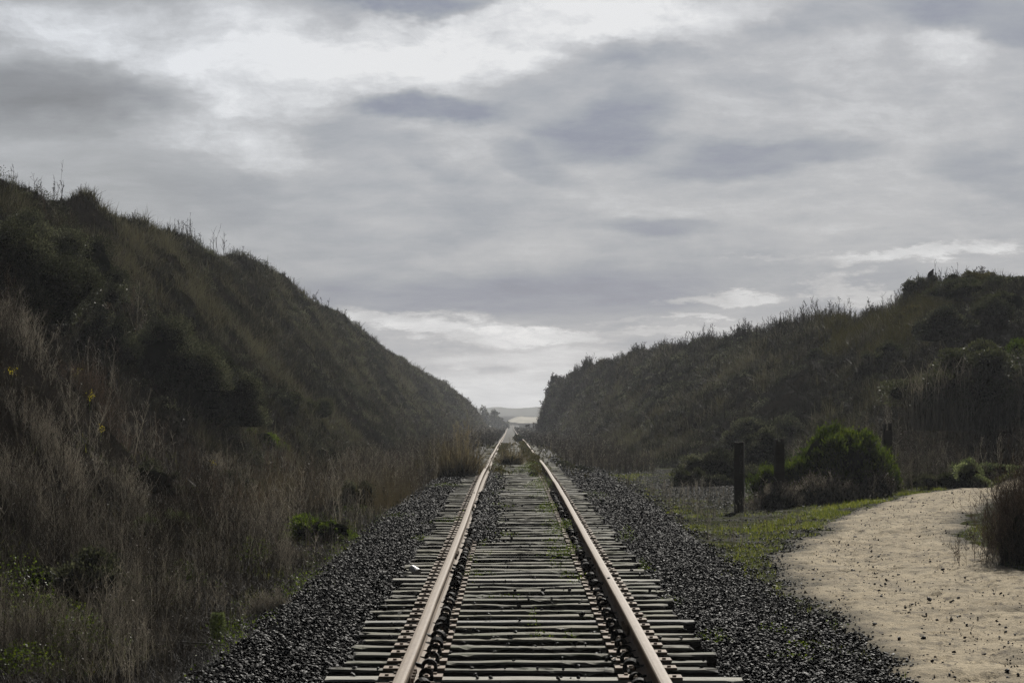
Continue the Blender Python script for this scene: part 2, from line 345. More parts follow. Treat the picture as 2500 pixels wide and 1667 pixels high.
M['railtop'] = simple('rail_running_surface', rust((.18, .128, .084), (.275, .205, .14), .66, 0, .2))
M['rail'] = simple('rusty_rail', rust((.13, .092, .060), (.24, .175, .115), .75, 0, .2))
M['plate'] = simple('rusty_plate', rust((.17, .125, .085), (.33, .25, .18), .75, 0, .25))
M['anchor'] = simple('dark_anchor', rust((.006, .005, .005), (.016, .013, .011), .75, 0, .15))
M['litter'] = simple('white_plastic', lambda n: out(n, n.add('ShaderNodeBsdfPrincipled', {'Base Color': n.ramp(n.noise(n.add('ShaderNodeTexCoord').outputs['Object'], 12, 4).outputs[0], [(.4, (.75, .75, .76)), (.75, (.5, .5, .52))]), 'Roughness': .35}).outputs[0]))
M['inside'] = simple('dark_inside', lambda n: out(n, n.add('ShaderNodeBsdfPrincipled', {'Base Color': n.ramp(n.noise(n.add('ShaderNodeTexCoord').outputs['Object'], 20, 3).outputs[0], [(.4, (.03, .03, .02)), (.7, (.07, .07, .05))]), 'Roughness': .6}).outputs[0]))
M['bird'] = simple('bird_feathers', lambda n: out(n, n.add('ShaderNodeBsdfPrincipled', {'Base Color': n.ramp(n.noise(n.add('ShaderNodeTexCoord').outputs['Object'], 40, 3).outputs[0], [(.4, (.008, .008, .010)), (.7, (.02, .02, .022))]), 'Roughness': .6}).outputs[0]))
M['core'] = simple('painted_inner_shade', lambda n: out(n, n.add('ShaderNodeBsdfPrincipled', {'Base Color': n.ramp(n.noise(n.add('ShaderNodeTexCoord').outputs['Object'], 9, 4, .7).outputs[0], [(.35, (.006, .008, .003)), (.7, (.016, .018, .010))]), 'Roughness': 1.0, 'Specular IOR Level': 0.0}).outputs[0]))  # near-black: the shade inside shrubs is put into this colour
def g_far(c1, c2, sc_):
    def f(n):
        P_ = n.add('ShaderNodeNewGeometry').outputs['Position']
        out(n, n.add('ShaderNodeBsdfPrincipled', {'Base Color': n.ramp(n.noise(P_, sc_, 5, .65).outputs[0], [(.35, c1), (.65, c2)]), 'Roughness': .95, 'Specular IOR Level': .1}).outputs[0])
    return f
M['farhill'] = simple('far_scrub', g_far((.04, .04, .03), (.07, .068, .05), .08))
M['sandhill'] = simple('far_sand', g_far((.30, .28, .23), (.48, .45, .38), .06))

# ------------------------------------------------------------------ ground
def geo_axis(vals): return np.unique(np.round(np.concatenate(vals), 4))
ys = geo_axis([np.arange(-60, 8, 2.0), np.arange(8, 70, .22), 70 * (1.0042 ** np.arange(0, 420)), np.linspace(405, 1900, 120)])
ys = ys[ys <= 1900]
xs = geo_axis([-14 - 1.18 ** np.arange(1, 24) * 1.2, np.arange(-14, -2, .16), np.arange(-2, 2.5, .25), np.arange(2.5, 19, .2), 19 + 1.2 ** np.arange(1, 24) * 1.0])
xs = np.clip(xs, -690, 690); xs = np.unique(xs)
XX, YY = np.meshgrid(xs, ys)
def sheet_faces(nr, nc):
    i = np.arange(nr * nc).reshape(nr, nc)
    return np.stack([i[:-1, :-1].ravel(), i[:-1, 1:].ravel(), i[1:, 1:].ravel(), i[1:, :-1].ravel()], 1)
ZZ = H(XX, YY)
ZZ = np.where((np.abs(XX - CX(YY)) < 1.9) & (YY < 780), ZZ - 0.12, ZZ)
ZZ = np.where((path_sdf(XX, YY) > .15) & (YY > 5) & (YY < 61), ZZ - .10, ZZ)
lt = np.interp(YY, LY, LT); rt = np.interp(YY, RY, RT)
slope = np.clip(np.maximum(sst(-2.2, -2.8, XX), sst(-.6, .8, XX - rt)), 0, 1)
slope = np.maximum(slope, sst(95, 130, YY) * .8)
green = np.clip(1.0 - 0.75 * np.exp(-((XX - 4.9) / 2.0) ** 2 - ((YY - 57) / 9) ** 2), 0, 1) * sst(1.9, 2.6, XX)
g = mesh('ground', np.stack([XX, YY, ZZ], -1), sheet_faces(len(ys), len(xs)), M['ground'], smooth=True, extra={'slope': slope.ravel(), 'green': green.ravel()})
tag(g, 'hill slopes and gravelly flat ground on both sides of the track', None, None, 'structure')
# path
py = geo_axis([np.arange(6, 40, .055), np.arange(40, 62, .09)]); px = np.arange(2.0, 17.5, .06)
PX, PY = np.meshgrid(px, py); sd = path_sdf(PX, PY)
# the path dips out of the coarse ground: stays proud by more than the ground's facets
PZ = H(PX, PY) + np.clip(sd * .12, -.10, .03) + .014 * fbm(PX / .16, PY / .22, 43, 3) - .03 * np.clip(fbm(PX / .45, PY / .6, 47, 3) - .1, 0, 1)
frg = np.random.default_rng(21)
for _ in range(900):     # footprints pressed into the sand
    fy = 13 + 34 * frg.random() ** 1.3; fx_ = float(PL(fy) + (.12 + .8 * frg.random()) * (PR(fy) - PL(fy))); fa = frg.normal(.15, .5)
    i0, i1 = np.searchsorted(py, [fy - .3, fy + .3]); j0, j1 = np.searchsorted(px, [fx_ - .3, fx_ + .3])
    if i1 <= i0 or j1 <= j0: continue
    dx_, dy_ = PX[i0:i1, j0:j1] - fx_, PY[i0:i1, j0:j1] - fy; a_ = dx_ * math.cos(fa) - dy_ * math.sin(fa); b_ = dx_ * math.sin(fa) + dy_ * math.cos(fa)
    rr_ = np.sqrt((a_ / .062) ** 2 + (b_ / .145) ** 2); PZ[i0:i1, j0:j1] += frg.uniform(.5, 1.2) * (-.020 * np.exp(-rr_ ** 2.5) + .009 * np.exp(-((rr_ - 1.35) / .35) ** 2))
for off in (.32, .44, .68):   # worn ruts along the path
    PZ -= .022 * np.exp(-((PX - (PL(PY) + off * (PR(PY) - PL(PY)) + .1 * fbm(PY / 2.5, PY * 0 + off * 9, 57, 2))) / .14) ** 2)
pf = sheet_faces(len(py), len(px)); keep = (sd.ravel()[pf] > -.7).all(1)
pth = mesh('path', np.stack([PX, PY, PZ], -1), pf[keep], M['path'], smooth=True, extra={'inner': np.clip(sd / .9, 0, 1).ravel()}); tag(pth, 'pale sandy footpath curving away to the right', None, None, 'structure')
# ballast bed: cross section swept along the track
def BZ(dl, y):
    """top of the ballast at dl from the centre line (relative to the tie tops)"""
    a = np.abs(dl)
    near = -0.155 + 0.115 * sst(32, 52, y) + .035 * fbm(dl / .3, y / .35, 71, 2)
    left = -.035 - .30 * sst(1.7, 2.9, a)
    right = -.14 - .16 * sst(1.6, 3.2, a) + .08 * sst(30, 50, y)
    z = np.where(a < 1.1, near, np.where(dl < 0, near + (left - near) * sst(1.1, 1.35, a), near + (right - near) * sst(1.1, 1.35, a)))
    return z
by = geo_axis([np.arange(6, 75, .16), 75 * 1.006 ** np.arange(0, 390)]); by = by[by < 765]
bx = np.concatenate([np.arange(-3.0, 3.2, .1)])
BX, BY = np.meshgrid(bx, by)
bz = BZ(BX, BY) + .02 * fbm(BX / .12, BY / .2, 77, 2)
edge = sst(2.5, 3.1, np.abs(BX)); bz = bz - .25 * edge
bz = np.where(BY > 80, np.minimum(bz, -.03), bz)
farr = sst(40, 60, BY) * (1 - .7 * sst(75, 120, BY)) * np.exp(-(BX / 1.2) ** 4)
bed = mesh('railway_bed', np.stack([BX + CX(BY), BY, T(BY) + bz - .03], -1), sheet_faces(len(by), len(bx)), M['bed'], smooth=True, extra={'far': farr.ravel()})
tag(bed, 'dark ballast bed the track lies on', None, None, 'structure')

# ------------------------------------------------------------------ rocks
def ico():
    p = (1 + 5 ** .5) / 2
    v = np.array([(-1, p, 0), (1, p, 0), (-1, -p, 0), (1, -p, 0), (0, -1, p), (0, 1, p), (0, -1, -p), (0, 1, -p), (p, 0, -1), (p, 0, 1), (-p, 0, -1), (-p, 0, 1)], float)
    f = np.array([(0, 11, 5), (0, 5, 1), (0, 1, 7), (0, 7, 10), (0, 10, 11), (1, 5, 9), (5, 11, 4), (11, 10, 2), (10, 7, 6), (7, 1, 8), (3, 9, 4), (3, 4, 2), (3, 2, 6), (3, 6, 8), (3, 8, 9), (4, 9, 5), (2, 4, 11), (6, 2, 10), (8, 6, 7), (9, 8, 1)])
    return v / np.linalg.norm(v[0]), f
IV, IF = ico()
POOL = []
for i in range(40):
    v = IV * (1 + rng.uniform(-.32, .25, (12, 1)))
    for _ in range(3):   # chop with planes: angular crushed stone
        nn = rng.normal(size=3); nn /= np.linalg.norm(nn); dcut = rng.uniform(.35, .7)
        ex = v @ nn - dcut; v = v - np.where(ex > 0, ex, 0)[:, None] * nn
    v = v * np.array([1, rng.uniform(.55, .95), rng.uniform(.4, .75)])
    POOL.append(v)
POOL = np.array(POOL)
def rot_rand(n, tilt=.5):
    a = rng.uniform(0, 2 * np.pi, n); b = rng.normal(0, tilt, n); c = rng.normal(0, tilt, n)
    ca, sa, cb, sb, cc, scn = np.cos(a), np.sin(a), np.cos(b), np.sin(b), np.cos(c), np.sin(c)
    o, z = np.ones(n), np.zeros(n)
    Rz = np.stack([np.stack([ca, -sa, z], -1), np.stack([sa, ca, z], -1), np.stack([z, z, o], -1)], 1)
    Rx = np.stack([np.stack([o, z, z], -1), np.stack([z, cb, -sb], -1), np.stack([z, sb, cb], -1)], 1)
    Ry = np.stack([np.stack([cc, z, scn], -1), np.stack([z, o, z], -1), np.stack([-scn, z, cc], -1)], 1)
    return Rz @ Rx @ Ry
def rocks(x, y, z, s):
    n = len(x); idx = rng.integers(0, len(POOL), n)
    v = POOL[idx] * s[:, None, None]
    v = np.einsum('nij,nkj->nki', rot_rand(n, .6), v) + np.stack([x, y, z], -1)[:, None, :]
    f = IF[None] + (np.arange(n) * 12)[:, None, None]
    t = np.clip(rng.beta(1.6, 2.6, n), 0, 1); t = np.where(rng.random(n) < .012, 1.0, t * .95)
    return v.reshape(-1, 3), f.reshape(-1, 3), np.repeat(t, 12)
def sample_yd(n, y0, y1, p=1.6):
    u = rng.random(n); a = 1 - p
    return (y0 ** a + u * (y1 ** a - y0 ** a)) ** (1 / a)
N = 125000
y = sample_yd(N, 12.5, 95, 1.7); dl = rng.uniform(-2.75, 3.15, N)
lim = np.where(dl < 0, 2.38 + .35 * fbm(y / .9, y * 0, 3) - .45 * rng.random(N) ** 3, 2.8 + .3 * fbm(y / .9, y * 0 + 9, 3) - (.1 + .7 * sst(26, 34, y)) * rng.random(N) ** 2)
# inside the track: few stones on the planks, many in the cribs near the rails
ph = ((y - 15.3) / .507) % 1.0; crib = (ph > .22) & (ph < .78)
keep = (np.abs(dl) < lim) & ((np.abs(dl) > 1.22) | crib | (rng.random(N) < .02))
keep &= ~((np.abs(np.abs(dl) - G2) < .10))
keep &= ~((np.abs(dl) < 1.22) & (y > 45) & (rng.random(N) < .6))
y, dl = y[keep], dl[keep]; s = rng.uniform(.011, .027, len(y)) * (1 + .3 * sst(30, 70, y)) * (1 + .5 * (rng.random(len(y)) < .06))
z = T(y) + BZ(dl, y) + rng.uniform(-.01, .022, len(y)) - .02 * (np.abs(dl) < 1.2)
ph = ((y - 15.3) / .507) % 1.0
ontie = (np.abs(dl) < 1.22) & ((ph < .22) | (ph > .78)); z = np.where(ontie, T(y) + .012, z)
# heaps of stone against the inner side of the left rail further on
x = dl + CX(y)
Rv = [rocks(x, y, z, s)]
n = 5200; y = sample_yd(n, 30, 62, 1.5); dl = -G2 + .12 + np.abs(rng.normal(0, .16, n)); Rv.append(rocks(dl + CX(y), y, T(y) + .0 + .05 * np.exp(-((dl + G2 - .1) / .15) ** 2) + rng.uniform(-.03, .02, n), rng.uniform(.018, .034, n)))
n = 2500; y = sample_yd(n, 16, 60, 1.5); dl = G2 - .12 - np.abs(rng.normal(0, .07, n)); Rv.append(rocks(dl + CX(y), y, T(y) - .06 + rng.uniform(-.03, .03, n), rng.uniform(.018, .034, n)))
bo = mesh('ballast_stones', *(lambda q: (q[0], q[1]))(join(Rv))[:2], M['rock'], t=join(Rv)[2])
tag(bo, 'dark angular crushed stones packed around the ties and shoulders', None, None, 'stuff')
# scattered stones beside / on the path and the gravel patch
Rv = []
n = 5200; y = sample_yd(n, 15, 60, 1.5); x = PL(y) + rng.normal(-.1, .35, n); k = (x > 2.1) & (rng.random(n) < sst(60, 20, y) + .25)
Rv.append(rocks(x[k], y[k], H(x[k], y[k]) + .008, rng.uniform(.008, .026, k.sum())))
n = 4800; y = sample_yd(n, 15, 50, 1.3); x = PL(y) + rng.random(n) ** 1.6 * (PR(y) - PL(y)); Rv.append(rocks(x, y, H(x, y) + .026, rng.gamma(1.7, .0036, n) + .003))
n = 14000; y = rng.uniform(46, 82, n); x = rng.normal(4.7, 1.4, n); k = (x > 2.3) & (x < 7.5); Rv.append(rocks(x[k], y[k], H(x[k], y[k]) + .005, rng.uniform(.012, .03, k.sum())))
n = 3500; y = sample_yd(n, 22, 60, 1.4); x = rng.uniform(2.4, 5.0, n); k = x < PL(y) + .2; Rv.append(rocks(x[k], y[k], H(x[k], y[k]) + .006, rng.uniform(.008, .028, k.sum())))
q = join(Rv); q2 = np.clip(q[2] + .18, 0, 1)
tag(mesh('loose_gravel', q[0], q[1], M['rock'], t=q2), 'small loose stones strewn over the path and flat', None, None, 'stuff')

# ------------------------------------------------------------------ ties, plates
def box(x0, x1, y0, y1, z0, z1):
    v = np.array([(x0, y0, z0), (x1, y0, z0), (x1, y1, z0), (x0, y1, z0), (x0, y0, z1), (x1, y0, z1), (x1, y1, z1), (x0, y1, z1)], float)
    f = np.array([(0, 3, 2, 1), (4, 5, 6, 7), (0, 1, 5, 4), (1, 2, 6, 5), (2, 3, 7, 6), (3, 0, 4, 7)]); return v, f
def tie_mesh(L, seed, wd=.222, ht=.17, rag=1.0):
    r = np.random.default_rng(seed); nx = 46
    xs_ = np.linspace(-L / 2, L / 2, nx)
    # cross-section ring with worn, rounded arrises
    c = .014
    ring = np.array([(-wd / 2, -ht), (-wd / 2, -.09), (-wd / 2, -c), (-wd / 2 + c, -.001), (-wd / 6, 0), (wd / 6, 0), (wd / 2 - c, -.001), (wd / 2, -c), (wd / 2, -.09), (wd / 2, -ht)])
    Vv = np.zeros((nx, len(ring), 3))
    for j, (a, b) in enumerate(ring):
        wob = fbm(xs_ * 6 + seed, xs_ * 0 + j * .35, seed, 3) * .010 * rag
        dip = fbm(xs_ * 2.2 + seed * 3, xs_ * 0 + j * .15, seed + 5, 3) * .012 * rag
        spl = np.where(r.random(nx) < .07, -.012, 0) * rag
        Vv[:, j, 0] = xs_
        Vv[:, j, 1] = a + wob
        Vv[:, j, 2] = b + (dip + spl if b > -.05 else 0)
    Vv[0, :, 0] += r.uniform(-.03, .01, len(ring)) * rag; Vv[-1, :, 0] += r.uniform(-.01, .03, len(ring)) * rag
    nr = len(ring); fs = sheet_faces(nx, nr)[:, ::-1]
    V1 = Vv.reshape(-1, 3)
    seg = np.tile(np.arange(nr - 1), nx - 1)
    caps = []
    for e in (0, nx - 1):
        b0 = e * nr
        for j in range(0, nr // 2 - 1):
            q = (b0 + j, b0 + j + 1, b0 + nr - 2 - j, b0 + nr - 1 - j); caps.append(q if e == 0 else q[::-1])
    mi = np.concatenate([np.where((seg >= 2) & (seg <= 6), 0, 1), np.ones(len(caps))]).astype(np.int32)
    return V1, np.concatenate([fs, np.array(caps)]), mi
def plate_mesh(seed):
    v, f = box(-.20, .20, -.095, .095, .0, .016)
    vs, fs = [v], [f]; k = 8
    for (a, b) in ((-.150, -.05), (.150, .05), (-.10, .06), (.10, -.06)):      # spike heads
        vv, ff = box(a - .012, a + .012, b - .012, b + .012, .016, .028); vs.append(vv); fs.append(ff + k); k += 8
    for a in (-.085, .075):                                                # shoulders
        vv, ff = box(a, a + .010, -.094, .094, .016, .023); vs.append(vv); fs.append(ff + k); k += 8
    return np.concatenate(vs), np.concatenate(fs)
TIES = []
first_y = 15.3 - 4 * .507
proto = {}
tie_meshes = []
for i in range(16):
    V1, F1, mi = tie_mesh(2.44 + random.uniform(-.05, .06), 100 + i, wd=random.uniform(.17, .205), rag=random.uniform(.9, 1.9))
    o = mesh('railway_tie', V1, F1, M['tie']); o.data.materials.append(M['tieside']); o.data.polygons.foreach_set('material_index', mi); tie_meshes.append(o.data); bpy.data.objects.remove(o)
pale_meshes = []
for i in range(2):
    V1, F1, mi = tie_mesh(2.62, 200 + i, wd=.215, rag=.35)
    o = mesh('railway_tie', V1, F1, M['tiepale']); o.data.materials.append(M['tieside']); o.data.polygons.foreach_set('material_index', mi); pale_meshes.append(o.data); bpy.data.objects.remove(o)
pv, pfc = plate_mesh(0)
o = mesh('tie_plate', pv, pfc, M['plate']); plate_data = o.data; bpy.data.objects.remove(o)
NT_ = 262
PALE = {4: 'long pale grey tie at the near edge of the view, sticking out past its neighbours',
        12: 'long pale grey tie, second of the pale ones from the near end',
        21: 'long pale grey tie just nearer than the white cup'}
for i in range(NT_):
    yy = first_y + i * .507 + random.uniform(-.025, .025)
    pale = i in PALE or (i > 30 and random.random() < .05)
    md = random.choice(pale_meshes) if pale else random.choice(tie_meshes)
    o = bpy.data.objects.new('railway_tie', md); COL.objects.link(o)
    slope_ = float((T(yy + 1) - T(yy - 1)) / 2)
    o.location = (float(CX(yy)) + (random.uniform(-.04, .04) if i not in PALE else .02), yy, float(T(yy)) + random.uniform(-.012, .002) * (1 if i < 60 else .5))
    o.rotation_euler = (math.atan(slope_) + random.uniform(-.02, .02), random.uniform(-.004, .004), random.uniform(-.012, .012))
    if i in PALE: tag(o, PALE[i], 'railway tie', 'wooden ties under the rails')
    elif pale: tag(o, 'pale grey tie among the darker ones in the middle distance', 'railway tie', 'wooden ties under the rails')
    else: tag(o, 'weathered grey-green wooden tie with split top lying under both rails', 'railway tie', 'wooden ties under the rails')
    TIES.append(yy)
    if yy < 70:
        for sgn in (-1, 1):
            p_ = bpy.data.objects.new('tie_plate', plate_data); COL.objects.link(p_); p_.parent = o
            p_.location = (sgn * G2 - (o.location.x - float(CX(yy))), 0, .001); p_.scale = (-sgn, 1, 1)
# ------------------------------------------------------------------ rails
def rail(sgn, label):
    prof = np.array([(-.070, .016), (-.070, .024), (-.022, .036), (-.010, .050), (-.009, .118), (-.034, .131), (-.0375, .138), (-.0375, .164), (-.032, .1715), (-.015, .1735),
                     (.015, .1735), (.032, .1715), (.0375, .164), (.0375, .138), (.034, .131), (.009, .118), (.010, .050), (.022, .036), (.070, .024), (.070, .016)])
    yr = geo_axis([np.arange(6, 80, .35), 80 * 1.015 ** np.arange(0, 160)]); yr = yr[yr < 765]
    wx = .010 * fbm(yr / 4.5 + sgn * 7, yr * 0 + 1, 301, 3) + .016 * fbm(yr / 17 + sgn * 3, yr * 0, 305, 2) * sst(25, 60, yr)
    wz = .012 * fbm(yr / 5.0 + sgn * 17, yr * 0 + 1, 311, 3) * sst(18, 50, yr)
    X = CX(yr) + sgn * G2 + wx; Z = T(yr) + wz
    n_, k = len(yr), len(prof)
    Vv = np.zeros((n_, k, 3)); Vv[:, :, 0] = X[:, None] + prof[:, 0]; Vv[:, :, 1] = yr[:, None]; Vv[:, :, 2] = Z[:, None] + prof[:, 1]
    i = np.arange(n_ * k).reshape(n_, k); ip = np.roll(i, -1, 1)
    Ff = np.stack([i[:-1].ravel(), i[1:].ravel(), ip[1:].ravel(), ip[:-1].ravel()], 1)
    o = mesh('rail', Vv, Ff, M['rail']); o.data.materials.append(M['railtop'])
    mi = np.tile(np.array([1 if 7 <= j <= 11 else 0 for j in range(k)], dtype=np.int32), n_ - 1)
    o.data.polygons.foreach_set('material_index', mi)
    tag(o, label, 'rail', 'rails of the track')
    # bolted joint bars
    for yj in ((14.7, 26.6, 38.5) if sgn < 0 else (18.0, 29.9, 41.8)):
        vs, fs, k_ = [], [], 0
        for sd_ in (-1, 1):
            a_, b_ = sorted((sd_ * .010, sd_ * .030)); vv, ff = box(a_, b_, -.31, .31, .040, .122); vs.append(vv); fs.append(ff + k_); k_ += 8
            for bo_ in (-.24, -.08, .08, .24):
                a_, b_ = sorted((sd_ * .030, sd_ * .048)); vv, ff = box(a_, b_, bo_ - .014, bo_ + .014, .068, .096); vs.append(vv); fs.append(ff + k_); k_ += 8
        jb = mesh('joint_bar', np.concatenate(vs), np.concatenate(fs), M['rail'], parent=o); jb.location = (float(np.interp(yj, yr, X)), yj, float(np.interp(yj, yr, Z)))
    # anchors: curved spring steel straps hooked over the inner foot, one ahead of each near tie
    yy = np.array([t_ - .165 for t_ in TIES if t_ < 46])
    ang = np.linspace(R(-60), R(200), 13)
    r1, r2 = .050, .028
    ringv = [(r1 * math.cos(a), r1 * 1.0 * math.sin(a)) for a in ang] + [(r2 * math.cos(a), r2 * math.sin(a)) for a in ang[::-1]]
    ringv = np.array(ringv); m_ = len(ringv)
    Vv = np.concatenate([np.stack([ringv[:, 0], np.full(m_, -.022), ringv[:, 1]], -1), np.stack([ringv[:, 0], np.full(m_, .022), ringv[:, 1]], -1)])
    Fs = []
    for j in range(m_): j2 = (j + 1) % m_; Fs.append((j, j2, m_ + j2, m_ + j))
    h_ = m_ // 2
    for j in range(h_ - 1):
        Fs.append((j, m_ - 1 - j, m_ - 2 - j, j + 1)); Fs.append((m_ + j, m_ + j + 1, 2 * m_ - 2 - j, 2 * m_ - 1 - j))
    # tongue lying on the foot
    bv, bf = box(-.085, -.030, -.022, .022, -.012, .006); nV = len(Vv); Vv = np.concatenate([Vv, bv]); Fs = np.concatenate([np.array(Fs), bf + nV])
    a0 = None
    for j, y_ in enumerate(yy[:95]):
        if a0 is None:
            a0 = mesh('rail_anchor', Vv, Fs, M['anchor'], parent=o)
            ob = a0
        else:
            ob = a0.copy(); COL.objects.link(ob); ob.parent = o
        ob.location = (float(np.interp(y_, yr, X)) - sgn * .098, float(y_), float(np.interp(y_, yr, Z)) + .030)
        kk = random.uniform(.75, 1.12); ob.scale = (-sgn * kk, 1, kk * random.uniform(.8, 1.1))
        ob.rotation_euler = (random.uniform(-.5, .5), random.uniform(-.3, .3), random.uniform(-.6, .6)); ob.location.y += random.uniform(-.05, .05)
    return X, Z, yr, o
XL, ZL, YR, railL = rail(-1, 'left rail, its sunlit inner foot and clips showing')
XR, ZR, _, railR = rail(1, 'right rail, its inner side in shade, small stone lying on top')
# stones on things
def stone(x, y, z, s, label, cat='stone', seed=0, stretch=(1, 1, 1), mat='rock', t=.25, group=None):
    global rng
    r = np.random.default_rng(seed); v = POOL[r.integers(0, 40)] * s * np.array(stretch)
    a = r.uniform(0, 6.28); c_, s_ = math.cos(a), math.sin(a); v = v @ np.array([[c_, s_, 0], [-s_, c_, 0], [0, 0, 1]])
    o = mesh('stone', v, IF, M[mat], t=np.full(12, t)); o.location = (x, y, z - v[:, 2].min() - .002); tag(o, label, cat, group); return o
def at(u, v, h):
    """photo pixel + height above datum of the surface -> world point on that surface"""
    d = (CAMZ - h) * F / (v - 985.0); return ((u - 1250) / F * d, d)
yS = 5903 * 1.556 / (1411 - 985.); stone(float(np.interp(yS, YR, XR)) - .01, yS, float(np.interp(yS, YR, ZR)) + .1735, .028, 'small dark stone lying on top of the right rail', seed=3, stretch=(1, .9, .8))
yS = 41.8; stone(float(np.interp(yS, YR, XL)) - .008, yS, float(np.interp(yS, YR, ZL)) + .1735, .022, 'small dark stone lying on top of the left rail', seed=5, stretch=(1, 1, .8))
PS = [(2266, 1472, .040, 'largest dark stone lying on the sandy path, blocky'), (2207, 1490, .024, 'pointed dark stone just left of the blocky one on the path'),
      (2251, 1567, .034, 'dark stone with flat lit side on the lower middle of the path'), (2327, 1600, .026, 'tall pointed dark stone near the bottom of the path'),
      (2385, 1514, .016, 'small round stone alone on the right of the path'), (2133, 1529, .026, 'flat dark stone between the ballast edge and mid path'),
      (2057, 1460, .020, 'pyramid-shaped dark stone near the left edge of the path'), (2119, 1384, .018, 'small stone on the middle of the path, farther than the pyramid-shaped one'),
      (2193, 1568, .022, 'low flat stone left of the one with a lit side'), (1992, 1360, .017, 'small upright stone at the upper left of the path'),
      (2245, 1437, .016, 'small stone in the path just beyond the blocky one'), (2456, 1645, .026, 'flat dark flake lying at the bottom right of the path'),
      (2037, 1508, .036, 'dark angular stone on the edge where ballast meets path'), (2060, 1550, .038, 'rounded black stone in the ballast edge beside the path')]
for i, (u, v, s, lab) in enumerate(PS):
    x_, d_ = at(u, v, -.27); 
    for _ in range(3): hz = float(H(x_, d_)); x_, d_ = at(u, v, hz)
    stone(x_, d_, hz + .024, s, lab, seed=40 + i, stretch=(1, .9, 1.25), t=.15, group='stones lying on the path')
# the white cup lying by the left rail
def cup():
    e = empty('cup', (0, 0, 0), 'white crumpled cup lying on its side on the tie ends left of the track', 'litter')
    nseg, nr = 28, 9; Vv = []
    for k in range(nr):
        f_ = k / (nr - 1); r_ = .052 + .016 * f_
        for j in range(nseg):
            a = 2 * math.pi * j / nseg
            dent = 1 - .28 * max(0, math.sin(a * 1.0 + .6)) * (.4 + .6 * f_) + .03 * math.sin(5 * a + 3 * f_)
            Vv.append((f_ * .135 - .065, r_ * math.cos(a) * 1.0, r_ * math.sin(a) * dent * .85))
    i = np.arange(nseg * nr).reshape(nr, nseg); ip = np.roll(i, -1, 1)
    Ff = np.stack([i[:-1].ravel(), ip[:-1].ravel(), ip[1:].ravel(), i[1:].ravel()], 1)
    body = mesh('cup_body', Vv, Ff, M['litter'], parent=e, smooth=True)
    sm = body.modifiers.new('thick', 'SOLIDIFY'); sm.thickness = .004
    bv = [(-.062, .048 * math.cos(2 * math.pi * j / 16), .038 * math.sin(2 * math.pi * j / 16)) for j in range(16)] + [(-.062, 0, 0)]
    mesh('cup_base', bv, [(j, (j + 1) % 16, 16) for j in range(16)], M['litter'], parent=e)
    rv = []
    for j in range(nseg):
        a = 2 * math.pi * j / nseg; dent = 1 - .28 * max(0, math.sin(a + .6)) + .03 * math.sin(5 * a + 3)
        for q in range(6):
            b_ = 2 * math.pi * q / 6; rr = .068 + .005 * math.cos(b_); rv.append((.071 + .005 * math.sin(b_), rr * math.cos(a), rr * math.sin(a) * dent * .85))
    i = np.arange(nseg * 6).reshape(nseg, 6); a2 = np.roll(i, -1, 1); b2 = np.roll(i, -1, 0); c2 = np.roll(a2, -1, 0)
    mesh('cup_rim', rv, np.stack([i.ravel(), b2.ravel(), c2.ravel(), a2.ravel()], 1), M['litter'], parent=e, smooth=True)
    x_, d_ = at(1012, 1391, .03)
    e.scale = (.72, .72, .72); e.location = (x_, d_, .038); e.rotation_euler = (R(18), R(26), R(-38))
cup()

